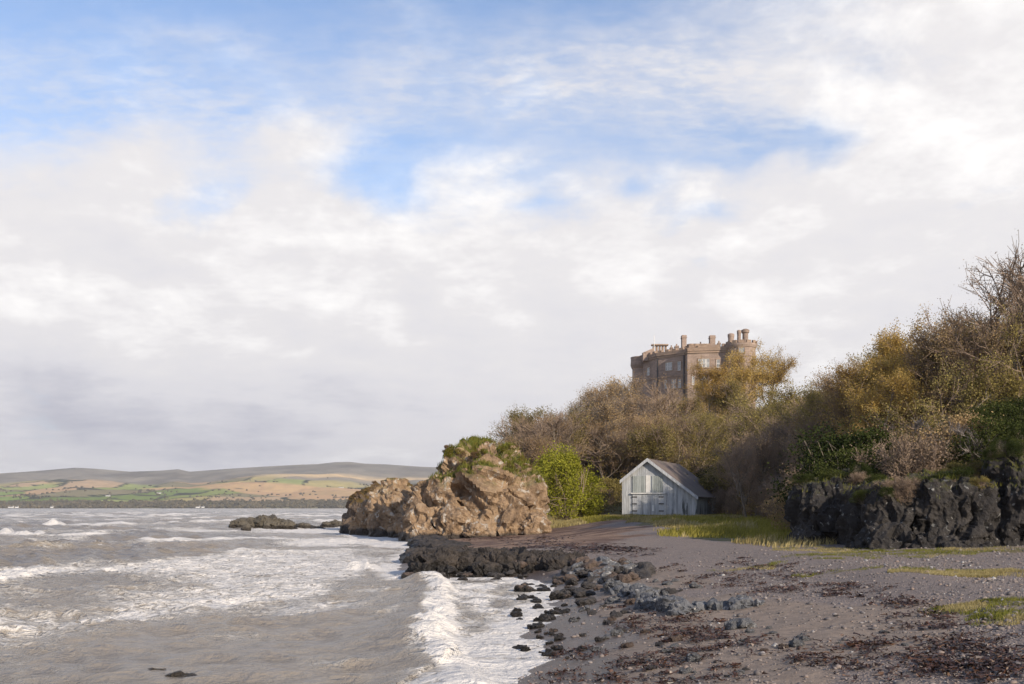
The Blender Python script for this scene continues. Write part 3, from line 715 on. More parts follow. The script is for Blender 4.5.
def gpw(px, py):
    if py > HY + 1:
        d = H * F / (py - HY); x = (px - CX) / F * d
        if gz(x, d) < 0.0: return x, d, 0.0
    x, y = gp(px, py); return x, y, gz(x, y)
CLUST = [  # px, py, half width, half height, count, size range m, tones, zone phrase
    (602, 574, 48, 12, 50, (.16, .46), (0, 0, 2, 1), 'heaped in the belt right of the black ledge'),
    (560, 590, 40, 9, 22, (.12, .32), (0, 2, 0), 'at the surf edge below the black ledge'),
    (470, 579, 60, 4, 16, (.16, .34), (0, 0, 2), 'in the foam at the foot of the black ledge'),
    (600, 612, 50, 14, 22, (.06, .22), (0, 1, 2), 'on wet sand between the surf and the slab rows'),
    (530, 612, 28, 20, 18, (.06, .18), (0, 0), 'awash in the white foam'),
    (555, 645, 40, 16, 22, (.04, .12), (0, 2, 0), 'strewn along the foam edge low on the beach'),
    (650, 648, 60, 20, 20, (.04, .11), (1, 0, 2), 'among dark weed on the foreground sand'),
    (700, 672, 90, 10, 14, (.03, .09), (1, 0), 'in the nearest foreground of the sand'),
    (660, 590, 40, 10, 14, (.08, .22), (1, 0), 'on shingle above the slab rows'),
    (760, 636, 50, 16, 14, (.04, .10), (1, 1, 2), 'on pebbles right of the foreground sand'),
    (900, 640, 90, 36, 8, (.03, .07), (1, 0), 'on the shingle in the right foreground'),
    (512, 531, 40, 4, 14, (.25, .6), (2, 0, 2), 'at the foot of the tall sunlit crag')]
rng = np.random.default_rng(77)
for (cx, cy, rx, ry, n, (s0, s1), tones, phrase) in CLUST:
    for k in range(n):
        a = rng.uniform(0, 6.283); q_ = math.sqrt(rng.uniform(0, 1))
        x, y, z = gpw(cx + rx * q_ * math.cos(a), cy + ry * q_ * math.sin(a))
        tone = tones[rng.integers(len(tones))]; i = tone + 3 * int(rng.integers(4))
        s = s0 + (s1 - s0) * rng.uniform(0, 1) ** 2.0
        o = obj('boulder', BP[i], None, (x, y, z + s * 0.12)); o.scale = (s, s, s * rng.uniform(.6, .95)); o.rotation_euler = (rng.uniform(-.3, .3), rng.uniform(-.3, .3), rng.uniform(0, 6.28))
        size = 'larger' if s > (s0 + s1) / 2 else 'small'
        tag(o, '%s %s boulder %s' % (size, TONE[tone], phrase), 'boulder', 'boulders ' + phrase)
# a few landmarks among them
for px, py, s, i, lab in ((741, 628, .20, 1, 'smooth blue grey boulder left of the pebble bank, beside the thin slab row'), (694, 661, .11, 4, 'blue grey boulder with dark weed lying right under it in foreground'),
                          (617, 635, .11, 7, 'pale grey rounded boulder alone on bare brown sand'), (586, 604, .22, 3, 'darkest round boulder between surf and slab rows'), (522, 601, .22, 6, 'green black boulder standing alone in white foam'), (519, 571, .42, 2, 'brown flat faced boulder against the middle of the ledge foot')):
    x, y, z = gpw(px, py)
    o = obj('boulder', BP[i], None, (x, y, z + s * 0.15)); o.scale = (s, s, s * .9); o.rotation_euler = (0, 0, px * 1.7); tag(o, lab, 'boulder')

# ------------------------------------------------------------------ castle on the hill
def stone_mat(name, a_, b_, c_, s=0.35):
    m, g, b = new_mat(name)
    P = g.coord('Object'); n = g.noise(P, s, 5, 0.62); n2 = g.noise(P, s * 7, 4, 0.7)
    br = g.n.new('ShaderNodeTexBrick'); 
    g.put(br.inputs['Vector'], g.comb(g.add(g.sep(P)[0], g.sep(P)[1]), g.sep(P)[2], 0.0)); br.inputs['Scale'].default_value = 1.0
    br.inputs['Brick Width'].default_value = 0.9; br.inputs['Row Height'].default_value = 0.38; br.inputs['Mortar Size'].default_value = 0.03
    g.put(br.inputs['Color1'], (0.82, 0.82, 0.82)); g.put(br.inputs['Color2'], (1.12, 1.1, 1.08)); g.put(br.inputs['Mortar'], (0.75, 0.74, 0.72))
    col = g.ramp(g.add(g.mul(n, 0.6), g.mul(n2, 0.4)), [(0.3, a_), (0.5, b_), (0.72, c_)])
    g.put(b.inputs['Base Color'], g.mix(0.8, col, br.outputs['Color'], 'MULTIPLY')); b.inputs['Roughness'].default_value = 0.92
    g.put(b.inputs['Normal'], g.bump(g.add(n2, br.outputs['Fac']), 0.4, 0.04))
    return m
m_cast = stone_mat('castle_sandstone', (0.19, 0.142, 0.118), (0.30, 0.228, 0.188), (0.40, 0.31, 0.26))
m_trim = stone_mat('castle_dressed_stone', (0.22, 0.155, 0.115), (0.31, 0.225, 0.17), (0.38, 0.29, 0.22))
m_lead_shade, g, b = new_mat('lead_and_corner_shade'); g.put(b.inputs['Base Color'], g.ramp(g.noise(g.coord(), 1.0, 4), [(0.3, (0.035, 0.03, 0.03)), (0.7, (0.075, 0.068, 0.065))])); b.inputs['Roughness'].default_value = 0.6
m_glass, g, b = new_mat('window_glass'); g.put(b.inputs['Base Color'], g.ramp(g.noise(g.coord(), 0.7, 2), [(0.4, (0.16, 0.17, 0.18)), (0.6, (0.30, 0.31, 0.32))])); b.inputs['Roughness'].default_value = 0.08; b.inputs['Specular IOR Level'].default_value = 0.9
m_white, g, b = new_mat('white_paint'); g.put(b.inputs['Base Color'], g.ramp(g.noise(g.coord(), 2.0, 4), [(0.3, (0.62, 0.61, 0.58)), (0.7, (0.78, 0.77, 0.74))])); b.inputs['Roughness'].default_value = 0.6
m_sash, g, b = new_mat('grey_sash_paint'); g.put(b.inputs['Base Color'], g.ramp(g.noise(g.coord(), 2.0, 4), [(0.3, (0.48, 0.47, 0.45)), (0.7, (0.58, 0.57, 0.55))])); b.inputs['Roughness'].default_value = 0.6
m_slate, g, b = new_mat('castle_slate'); g.put(b.inputs['Base Color'], g.ramp(g.noise(g.coord(), 1.5, 4), [(0.3, (0.07, 0.07, 0.075)), (0.7, (0.12, 0.115, 0.115))])); b.inputs['Roughness'].default_value = 0.7

def W2(px, d): return ((px - CX) / F * d, d)
def ZP(py, d): return H + (HY - py) / F * d
cas0 = W2(690, 222); ZB = 17.0
castle = empty('castle', (cas0[0], cas0[1], ZB), 0, 'brown sandstone castle with battlements and round tower on the wooded hilltop', 'castle')
CM = Matrix.Translation((-cas0[0], -cas0[1], -ZB))
def CL(p): return (p[0] - cas0[0], p[1] - cas0[1])
ZC = 36.4 - ZB                       # wall head above the castle's base
pB0, pB1, pA1, pC0, pC1 = CL(W2(640, 231.5)), CL(W2(657, 224)), CL(W2(685.6, 219)), CL(W2(687.4, 216.6)), CL(W2(731, 214.9))
pk1, pk2 = CL(W2(741, 236)), CL(W2(648, 246))
body = [pB0, pB1, pA1, pC0, pC1, pk1, pk2]
MB().prism(body, 0, ZC).build('wall', m_cast, castle)

def offset_box(mb, p0, p1, t0, t1, z0, z1, out, inn):
    """a box along the wall p0-p1 between fractions t0, t1; out = how far proud, inn = how far in"""
    a = Vector((p0[0] + (p1[0] - p0[0]) * t0, p0[1] + (p1[1] - p0[1]) * t0)); c = Vector((p0[0] + (p1[0] - p0[0]) * t1, p0[1] + (p1[1] - p0[1]) * t1))
    e = (Vector(p1) - Vector(p0)).normalized(); nrm = Vector((e.y, -e.x))
    P = [a + nrm * out, c + nrm * out, c - nrm * inn, a - nrm * inn]
    mb.prism([(p.x, p.y) for p in P], z0, z1); return mb

par = MB(); crs = MB()
for p0, p1 in ((pB0, pB1), (pB1, pA1), (pC0, pC1), (pC1, pk1), (pA1, pC0), (pk2, pB0)):
    ln = (Vector(p1) - Vector(p0)).length
    offset_box(par, p0, p1, 0, 1, ZC + 0.004, ZC + 0.75, 0.32, 0.45)
    offset_box(par, p0, p1, 0.002, 0.998, ZC - 0.45, ZC - 0.004, 0.18, -0.005)
    n = max(1, int(ln / 1.7))
    for k in range(n): offset_box(par, p0, p1, (k + 0.18) / n, (k + 0.74) / n, ZC + 0.754, ZC + 1.25, 0.30, 0.42)
par.build('parapet', m_trim, castle)
for p0, p1 in ((pB0, pB1), (pB1, pA1), (pC0, pC1)):
    offset_box(crs, p0, p1, 0.003, 0.997, ZC - 4.95, ZC - 4.65, 0.14, -0.005)
crs.build('string_course', m_trim, castle)
# corner drum at the left end
dc = CL(W2(641.5, 232.5)); dr = 2.15
MB().lathe([(dr, 0), (dr, ZC - 1.7), (dr + 0.12, ZC - 1.6), (dr + 0.40, ZC - 0.9), (dr + 0.42, ZC - 0.6), (dr + 0.36, ZC + 0.0), (dr + 0.36, ZC + 0.75), (dr + 0.42, ZC + 0.85), (dr + 0.42, ZC + 1.05)], dc[0], dc[1], 28).build('corner_tower', m_cast, castle, smooth=False)
# the great round tower
tc = CL(W2(741.5, 214.6)); tr = 2.98; ZT = ZP(342.5, 211.5) - ZB
MB().lathe([(tr, 0), (tr, ZT - 2.9), (tr + 0.12, ZT - 2.8), (tr + 0.12, ZT - 2.55), (tr, ZT - 2.45), (tr, ZT - 0.9), (tr + 0.15, ZT - 0.8), (tr + 0.32, ZT - 0.35), (tr + 0.34, ZT)], tc[0], tc[1], 36).build('round_tower', m_cast, castle)
tp = MB()
for k in range(13):
    a0 = 2 * math.pi * k / 13
    arc = [a0 + j * 0.075 for j in range(5)]
    tp.prism([(tc[0] + (tr + 0.34) * math.cos(a), tc[1] + (tr + 0.34) * math.sin(a)) for a in arc] + [(tc[0] + (tr - 0.1) * math.cos(a), tc[1] + (tr - 0.1) * math.sin(a)) for a in arc[::-1]], ZT + 0.004, ZT + 0.62)
tp.lathe([(tr - 0.12, ZT - 0.2), (tr - 0.12, ZT + 0.15)], tc[0], tc[1], 24)
tp.build('tower_battlement', m_trim, castle)
# turrets and chimneys standing on the tower
def pot(px, d, r, ztop, name='turret', bulge=0.0):
    c = CL(W2(px, d)); z0 = ZT + 0.1
    MB().lathe([(r * .9, z0), (r * .9, ztop - 1.0), (r * (1.0 + bulge), ztop - 0.75), (r * (1.05 + bulge), ztop - 0.25), (r * 0.85, ztop - 0.1), (r * 0.6, ztop)], c[0], c[1], 14).build(name, m_cast, castle)
pot(731.0, 214.0, 0.72, ZP(333.5, 214) - ZB); pot(739.0, 215, 0.46, ZP(330.0, 215) - ZB); pot(745.3, 215, 0.70, ZP(329.0, 215) - ZB, bulge=0.22)
# chimney stacks
def chimney(px0, px1, d, py, z0=None, depth=1.5, pots=0):
    x0, x1 = CL(W2(px0, d))[0], CL(W2(px1, d))[0]; y0 = d - cas0[1]; zt = ZP(py, d) - ZB; z0 = ZC - 0.5 if z0 is None else z0
    ch = MB().box(x0, x1, y0, y0 + depth, z0, zt - 0.62).box(x0 - .1, x1 + .1, y0 - .1, y0 + depth + .1, zt - 0.616, zt - 0.42).box(x0 - .03, x1 + .03, y0 - .03, y0 + depth + .03, zt - .416, zt - (0.25 if pots else 0)).build('chimney', m_cast, castle)
    for k in range(pots):
        cx_ = x0 + (x1 - x0) * (k + .5) / pots
        MB().lathe([(.17, zt - .246), (.15, zt + .1), (.19, zt + .2)], cx_, y0 + depth / 2, 10).build('chimney_pot', m_trim, ch)
    return ch
chimney(682.2, 686.6, 221.5, 335.0, depth=1.6); chimney(710.2, 715.4, 222, 335.2, depth=1.6); chimney(675.2, 678.8, 226, 344.5, depth=1.0, pots=1)
chimney(718.0, 720.6, 222, 341.5, depth=0.9, pots=1); chimney(699.8, 702.0, 224, 342.5, depth=0.9, pots=1); chimney(670.5, 672.8, 229, 346.0, depth=0.9, pots=1); chimney(722.6, 726.2, 221, 343.5, depth=1.0)
# the row of tall joined flues at the left, on their own base
d = 227.5; x0, x1 = CL(W2(652.6, d))[0], CL(W2(667.6, d))[0]; y0 = d - cas0[1]; zt = ZP(344.0, d) - ZB
fl = MB().box(x0 - .15, x1 + .15, y0, y0 + 1.2, ZC - .5, ZC + .7); fl.box(x0 - .2, x1 + .2, y0 - .08, y0 + 1.28, zt - .3, zt)
for k in range(5):
    cx_ = x0 + (x1 - x0) * (k + .5) / 5
    fl.lathe([(.27, ZC + .704), (.27, zt - .304)], cx_, y0 + .6, 8)
fl.build('flue_row', m_trim, castle)
xg = (x0 - .9)
MB().box(x0 - 2.2, x0 + .2, y0 - .3, y0 + 1.6, ZC - .5, ZC + 1.35).raw([(x0 - 2.3, y0 - .35, ZC + 1.354), (x0 + .3, y0 - .35, ZC + 1.354), (x0 + .3, y0 + 1.65, ZC + 1.354), (x0 - 2.3, y0 + 1.65, ZC + 1.354), (x0 + .3, y0 - .35, ZC + 2.5), (x0 + .3, y0 + 1.65, ZC + 2.5)], [(0, 1, 4), (3, 5, 2), (0, 4, 5, 3), (1, 2, 5, 4), (0, 3, 2, 1)]).build('stair_head', m_cast, castle)
MB().lathe([(.09, ZC + 1.0), (.06, ZP(336, d) - ZB), (.02, ZP(335.5, d) - ZB)], x0 + .3, y0 - .25, 8).build('flagpole', m_white, castle)
# a low slate roof behind the parapets
rf = MB(); rz = ZC + 0.9
cxm = sum(p[0] for p in body) / 7; cym = sum(p[1] for p in body) / 7
ring = [(cxm + (x - cxm) * .86, cym + (y - cym) * .80) for x, y in body]
rf.raw([(x, y, ZC - .1) for x, y in ring] + [(cxm + (x - cxm) * .45, cym + (y - cym) * .25, ZC + 1.5) for x, y in body], [tuple(range(7, 14))] + [(i, (i + 1) % 7, 7 + (i + 1) % 7, 7 + i) for i in range(7)])
rf.build('roof', m_slate, castle)
x0, x1 = CL(W2(690, 220))[0], CL(W2(709, 220))[0]
MB().box(x0, x1, 219.5 - cas0[1], 225 - cas0[1], ZC - .4, ZC + 1.9).box(x0 - .1, x1 + .1, 219.4 - cas0[1], 225.1 - cas0[1], ZC + 1.904, ZC + 2.15).build('attic_block', m_trim, castle)
for px in (690.5, 695.5):
    c = CL(W2(px, 217.2)); MB().lathe([(.75, ZC - .3), (.75, ZC + 1.3), (.82, ZC + 1.35), (.82, ZC + 1.6), (.3, ZC + 1.75)], c[0], c[1], 14).build('turret', m_trim, castle)

def ray_t(p0, p1, px):
    """where the sight line of column px crosses the wall p0-p1"""
    u = (px - CX) / F; ax, ay = p0[0] + cas0[0], p0[1] + cas0[1]; bx, by = p1[0] + cas0[0], p1[1] + cas0[1]
    t = (u * ay - ax) / ((bx - ax) - u * (by - ay)); return t, ay + (by - ay) * t
def window(p0, p1, px0, px1, py0, py1, lights=1):
    t0, d0 = ray_t(p0, p1, px0); t1, d1 = ray_t(p0, p1, px1); dm = (d0 + d1) / 2
    z0, z1 = ZP(py1, dm) - ZB, ZP(py0, dm) - ZB; ln = (Vector(p1) - Vector(p0)).length; w = .16 / ln
    fr = MB()
    offset_box(fr, p0, p1, t0 - w, t0, z0 - .15, z1 + .2, .09, -.004); offset_box(fr, p0, p1, t1, t1 + w, z0 - .15, z1 + .2, .09, -.004)
    offset_box(fr, p0, p1, t0, t1, z1, z1 + .2, .09, -.004); offset_box(fr, p0, p1, t0, t1, z0 - .15, z0, .12, -.004)
    f = fr.build('window', m_trim, castle)
    offset_box(MB(), p0, p1, t0, t1, z0, z1, .02, -.004).build('pane', m_glass, f)
    sa = MB()
    for k in range(1, lights): tt = t0 + (t1 - t0) * k / lights; offset_box(sa, p0, p1, tt - w * .5, tt + w * .5, z0, z1, .07, -.024)
    zm = (z0 + z1) / 2
    for k in range(lights):
        ta, tb = t0 + (t1 - t0) * k / lights + (w * .5 if k else 0), t0 + (t1 - t0) * (k + 1) / lights - (w * .5 if k < lights - 1 else 0)
        tm = (ta + tb) / 2; e = .045 / ln
        offset_box(sa, p0, p1, ta, ta + e * 2, z0, z1, .05, -.024); offset_box(sa, p0, p1, tb - e * 2, tb, z0, z1, .05, -.024)
        offset_box(sa, p0, p1, ta + e * 2, tb - e * 2, zm - .06, zm + .06, .05, -.024); offset_box(sa, p0, p1, ta + e * 2, tb - e * 2, z1 - .1, z1, .05, -.024); offset_box(sa, p0, p1, ta + e * 2, tb - e * 2, z0, z0 + .1, .05, -.024)
        offset_box(sa, p0, p1, tm - e * .6, tm + e * .6, z0 + .1, zm - .06, .05, -.024); offset_box(sa, p0, p1, tm - e * .6, tm + e * .6, zm + .06, z1 - .1, .05, -.024)
    sa.build('sash', m_sash, f)
for a in ((pB0, pB1, 647.3, 649.8, 367.5, 375.5), (pB1, pA1, 665.6, 672.4, 362.5, 370.5, 3), (pB1, pA1, 677.6, 681.0, 361.5, 370.5), (pB1, pA1, 664.6, 667.2, 380, 388.6), (pB1, pA1, 671.6, 676.2, 379.5, 388.5, 2), (pB1, pA1, 678.2, 681.2, 379.5, 388),
          (pC0, pC1, 698.5, 709.5, 358.8, 367.5, 3), (pC0, pC1, 716.5, 720, 359.5, 367.5), (pC0, pC1, 692, 694.6, 376, 385), (pC0, pC1, 701, 707, 376, 385, 2)):
    window(*a)
# tower window on the curve
for aoff, z0, z1 in ((-1.78, ZT - 2.2, ZT - 1.0),):
    ct, st = math.cos(aoff), math.sin(aoff); ex = Vector((-st, ct)); nn = Vector((ct, st))
    def tb(w0, w1, r0, r1): return [(tc[0] + nn.x * r + ex.x * w, tc[1] + nn.y * r + ex.y * w) for w, r in ((w0, r0), (w1, r0), (w1, r1), (w0, r1))]
    f = MB().prism(tb(-.72, -.56, tr - .2, tr + .10), z0 - .15, z1 + .15).prism(tb(.56, .72, tr - .2, tr + .10), z0 - .15, z1 + .15).prism(tb(-.556, .556, tr - .2, tr + .10), z1, z1 + .15).prism(tb(-.556, .556, tr - .2, tr + .12), z0 - .15, z0).build('window', m_trim, castle)
    MB().prism(tb(-.556, .556, tr - .25, tr + .03), z0 + .004, z1 - .004).build('pane', m_glass, f)
dp = MB(); offset_box(dp, pB1, pA1, .006, .045, 0, ZC - .46, .16, -.005); offset_box(dp, pB1, pA1, .93, .975, 0, ZC - .46, .2, -.005); dp.build('pipe_and_corner_shade', m_lead_shade, castle)  # left: a drainpipe; right: a dark strip modelled for the shaded bay corner

# ------------------------------------------------------------------ boathouse
AL = rad(22)
bx0, by0 = W2(648, 90); bz0 = gz(bx0, by0) - 0.02
hut = empty('boathouse', (bx0, by0, bz0), -AL, 'weathered pale blue timber boathouse with a lopsided gable below the wooded slope', 'boathouse')
XL, XR, ZL, ZPk, ZR, LEN = -2.43, 4.44, 3.2, 5.08, 1.72, 13.0
m_plank, g, b = new_mat('weathered_planks')
P = g.coord('Object'); isl = g.n.new('ShaderNodeNewGeometry').outputs['Random Per Island']
px_, py_, pz_ = g.sep(P)
grain = g.noise(g.vmath('MULTIPLY', P, (9.0, 9.0, 0.7)), 1.6, 6, 0.65)
col = g.mix(g.sstep(grain, 0.3, 0.7), (0.34, 0.355, 0.38), (0.52, 0.535, 0.555))
col = g.mix(1.0, col, g.ramp(isl, [(0.0, (0.78, 0.80, 0.80)), (0.5, (1.0, 1.0, 1.0)), (1.0, (1.1, 1.1, 1.08))]), 'MULTIPLY')
stain = g.mul(g.sstep(g.noise(g.vmath('MULTIPLY', P, (2.6, 2.6, 0.42)), 1.0, 5, 0.65), 0.50, 0.60), g.mul(g.sstep(px_, 1.2, 2.2), g.sub(1.0, g.sstep(g.add(pz_, g.mul(px_, 0.35)), 1.9, 3.4))))
col = g.mix(g.mul(stain, 0.9), col, (0.035, 0.042, 0.036))
wea = g.mul(g.sstep(g.noise(g.vmath('MULTIPLY', P, (5.0, 5.0, 0.35)), 1.0, 5, 0.7), 0.46, 0.68), g.lin(pz_, 0.0, 4.5, 0.60, 0.20))
col = g.mix(wea, col, (0.155, 0.155, 0.15))
g.put(b.inputs['Base Color'], col); b.inputs['Roughness'].default_value = 0.85
g.put(b.inputs['Normal'], g.bump(grain, 0.4, 0.01))
m_plank2, g, b = new_mat('green_grey_planks')
P = g.coord('Object'); gr = g.noise(g.vmath('MULTIPLY', P, (9, 9, .7)), 1.6, 6, .65)
col = g.mix(g.sstep(gr, .3, .7), (0.26, 0.285, 0.285), (0.40, 0.425, 0.425)); col = g.mix(1.0, col, g.ramp(g.n.new('ShaderNodeNewGeometry').outputs['Random Per Island'], [(0, (.7, .72, .7)), (1, (1.15, 1.15, 1.12))]), 'MULTIPLY')
g.put(b.inputs['Base Color'], col); b.inputs['Roughness'].default_value = .85
m_felt, g, b = new_mat('mossy_roof_felt')
P = g.coord('Object'); n = g.noise(P, 0.9, 6, .65); sl = g.n.new('ShaderNodeTexWave'); sl.bands_direction = 'Y'; g.put(sl.inputs['Vector'], P); sl.inputs['Scale'].default_value = 1.1; sl.inputs['Distortion'].default_value = 1.5
g.put(b.inputs['Base Color'], g.mix(g.mul(sl.outputs['Fac'], .25), g.ramp(n, [(0.3, (0.085, 0.064, 0.058)), (0.5, (0.15, 0.115, 0.102)), (0.62, (0.14, 0.12, 0.085)), (0.8, (0.20, 0.17, 0.155))]), (0.06, 0.05, 0.05))); b.inputs['Roughness'].default_value = .9
m_iron, g, b = new_mat('black_iron'); g.put(b.inputs['Base Color'], g.ramp(g.noise(g.coord(), 8, 3), [(.3, (.025, .024, .026)), (.7, (.05, .045, .042))])); b.inputs['Roughness'].default_value = .7
def roofz(x): return ZPk + (x * (ZPk - ZL) / -XL if x < 0 else -x * (ZPk - ZR) / XR)
rnp = random.Random(4)
wl = MB(); x = XL
DX0, DX1, DZ = -1.42, 1.42, 1.98        # doors
LX0, LX1, LZ0, LZ1 = -1.42, 1.36, 2.12, 3.62   # loft panel
def plank(mb, xa, xb, za0, zt0, zt1, y0, th):
    mb.raw([(xa, y0, za0), (xb, y0, za0), (xb, y0, zt1), (xa, y0, zt0), (xa, y0 + th, za0), (xb, y0 + th, za0), (xb, y0 + th, zt1), (xa, y0 + th, zt0)], [(0, 1, 2, 3), (5, 4, 7, 6), (0, 4, 5, 1), (3, 2, 6, 7), (0, 3, 7, 4), (1, 5, 6, 2)])
brk = sorted([XL, XR, 0.0] + [XL + .2 * k + rnp.uniform(-.02, .02) for k in range(1, 34)])
for xa, xb in zip(brk[:-1], brk[1:]):
    if xb - xa < .03: continue
    plank(wl, xa + .006, xb - .006, 0, roofz(xa) - .04, roofz(xb) - .04, rnp.uniform(0, .018), .10)
wl.raw([(XL + .03, .13, 0), (XR - .03, .13, 0), (XR - .03, LEN, 0), (XL + .03, LEN, 0), (XL + .03, .13, ZL - .08), (0, .13, ZPk - .08), (XR - .03, .13, ZR - .08), (XL + .03, LEN, ZL - .08), (0, LEN, ZPk - .08), (XR - .03, LEN, ZR - .08)],
       [(0, 1, 6, 5, 4), (3, 7, 8, 9, 2), (0, 4, 7, 3), (1, 2, 9, 6)])
wl.build('wall', m_plank, hut)
rf = MB()
for xa, za, xb, zb in ((XL - .10, roofz(XL) - .10 * .77, 0.0, ZPk), (0.0, ZPk, XR + .14, ZR - .14 * .757)):
    v = [(xa, -.28, za), (xb, -.28, zb), (xb, LEN + .2, zb), (xa, LEN + .2, za)]
    rf.raw([(p[0], p[1], p[2] + .012) for p in v] + [(p[0], p[1], p[2] + .12) for p in v], [(3, 2, 1, 0), (4, 5, 6, 7), (0, 1, 5, 4), (1, 2, 6, 5), (2, 3, 7, 6), (3, 0, 4, 7)])
roof = rf.build('roof', m_felt, hut)
bb = MB()
for xa, za, xb, zb in ((XL - .12, roofz(XL) - .12 * .77, -.004, ZPk), (0.004, ZPk, XR + .16, ZR - .16 * .757)):
    plank(bb, xa, xb, za - .17, za + .14, zb + .14, -.335, .05)
    bb.v[-8:] = [(p[0], p[1], (zb - .17 if (i in (1, 5)) else p[2])) for i, p in enumerate(bb.v[-8:])]
bb.build('bargeboard', m_plank, hut)
for sgn, xa, xb in ((0, DX0, -.008), (1, .008, DX1)):
    dm = MB(); n = 7
    for k in range(n): dm.box(xa + (xb - xa) * k / n + .005, xa + (xb - xa) * (k + 1) / n - .005, -.06 - rnp.uniform(0, .012), -.004, .06, DZ)
    dr_ = dm.build('door', m_plank, hut)
    for zz in (.45, 1.1, 1.72):
        xs = (xa - .05, xa + .42) if sgn == 0 else (xb - .42, xb + .05)
        MB().box(xs[0], xs[1], -.095, -.074, zz - .045, zz + .045).build('hinge', m_iron, dr_)
    if sgn: MB().box(xa + .38, xa + .56, -.10, -.074, .45, .98).build('notice_board', m_white, dr_)
MB().box(DX0 - .15, DX1 + .15, -.16, -.004, DZ + .02, DZ + .12).build('ledge', m_white, hut)
lp = MB(); n = 14
for k in range(n):
    xa, xb = LX0 + (LX1 - LX0) * k / n, LX0 + (LX1 - LX0) * (k + 1) / n
    if xb < -.2 or xa > .2: lp.box(xa + .012, xb - .012, -.055 - rnp.uniform(0, .012), -.004, LZ0, min(LZ1, roofz(xa) - .25, roofz(xb) - .25))
lp.build('loft_panel', m_plank2, hut)
MB().box(-.19, .19, -.07, -.004, LZ0, LZ1 + .05).build('white_board', m_white, hut)

# ------------------------------------------------------------------ vegetation
def leaf_mat(name, c0, c1, c2, trans=0.35, scale=0.9, objvar=0.35):
    m = bpy.data.materials.new(name); m.use_nodes = True; g = G(m.node_tree)
    for n in list(g.n): g.n.remove(n)
    out = g.n.new('ShaderNodeOutputMaterial')
    P = g.coord('Object'); oi = g.n.new('ShaderNodeObjectInfo').outputs['Random']; isl = g.n.new('ShaderNodeNewGeometry').outputs['Random Per Island']
    f = g.add(g.add(g.mul(g.noise(P, scale, 3, 0.6), 0.75), g.mul(isl, 0.32)), g.mul(g.sub(oi, 0.5), objvar))
    col = g.ramp(f, [(0.22, c0), (0.50, c1), (0.78, c2)])
    d = g.n.new('ShaderNodeBsdfDiffuse'); t = g.n.new('ShaderNodeBsdfTranslucent'); mx = g.n.new('ShaderNodeMixShader')
    g.put(d.inputs['Color'], col); g.put(t.inputs['Color'], col); mx.inputs[0].default_value = trans
    g.l.new(d.outputs[0], mx.inputs[1]); g.l.new(t.outputs[0], mx.inputs[2]); g.l.new(mx.outputs[0], out.inputs['Surface'])
    return m
def bark_mat(name, c0, c1):
    m, g, b = new_mat(name); P = g.coord('Object')
    g.put(b.inputs['Base Color'], g.ramp(g.noise(g.vmath('MULTIPLY', P, (3, 3, .8)), 2.0, 4, .65), [(.3, c0), (.7, c1)])); b.inputs['Roughness'].default_value = .95; b.inputs['Specular IOR Level'].default_value = .1
    return m
m_bark = bark_mat('grey_bark', (.10, .083, .066), (.22, .185, .148))
m_barkpale = bark_mat('pale_bark', (.16, .135, .105), (.34, .29, .225))
m_twig = bark_mat('brown_twig', (.165, .122, .095), (.29, .22, .168))
m_twigpale = bark_mat('pale_grey_twig', (.15, .128, .115), (.28, .245, .22))
m_rust = leaf_mat('rust_brown_leaf', (.20, .128, .072), (.34, .235, .125), (.47, .345, .18))
m_gold = leaf_mat('golden_leaf', (.24, .150, .050), (.41, .275, .080), (.56, .41, .14))
m_olive = leaf_mat('olive_leaf', (.135, .112, .042), (.245, .20, .070), (.37, .305, .11))
m_green = leaf_mat('dark_green_leaf', (.022, .032, .012), (.048, .060, .019), (.090, .100, .030), .2)
m_bright = leaf_mat('bright_green_leaf', (.075, .085, .012), (.20, .205, .024), (.37, .36, .05), .35)
m_brownscrub = leaf_mat('brown_scrub_leaf', (.15, .11, .08), (.25, .185, .13), (.36, .27, .19), .2)
m_heath = leaf_mat('heath_leaf', (.10, .062, .036), (.18, .115, .06), (.27, .19, .09), .2)
m_mossy = leaf_mat('mossy_yellow_leaf', (.085, .080, .014), (.17, .15, .026), (.27, .225, .05), .3)
m_grassy = leaf_mat('mixed_bank_leaf', (.085, .072, .030), (.175, .135, .062), (.27, .205, .105), .25)

def tubes(P0, P1, R0, R1, k):
    P0, P1, R0, R1 = map(np.asarray, (P0, P1, R0, R1)); n = len(P0)
    d = P1 - P0; d /= np.linalg.norm(d, axis=1)[:, None] + 1e-9
    a = np.where(np.abs(d[:, 2:3]) > .9, np.array([[1., 0, 0]]), np.array([[0, 0, 1.]])); u = np.cross(d, a); u /= np.linalg.norm(u, axis=1)[:, None]; w = np.cross(d, u)
    an = np.arange(k) * 2 * math.pi / k; ring = u[:, None, :] * np.cos(an)[None, :, None] + w[:, None, :] * np.sin(an)[None, :, None]
    A = P0[:, None, :] + ring * R0[:, None, None]; B = P1[:, None, :] + ring * R1[:, None, None]
    V = np.concatenate([A, B], 1).reshape(-1, 3); b = np.arange(n)[:, None] * 2 * k; j = np.arange(k)[None, :]; j2 = (j + 1) % k
    return V, np.stack([b + j, b + j2, b + k + j2, b + k + j], -1).reshape(-1, 4)
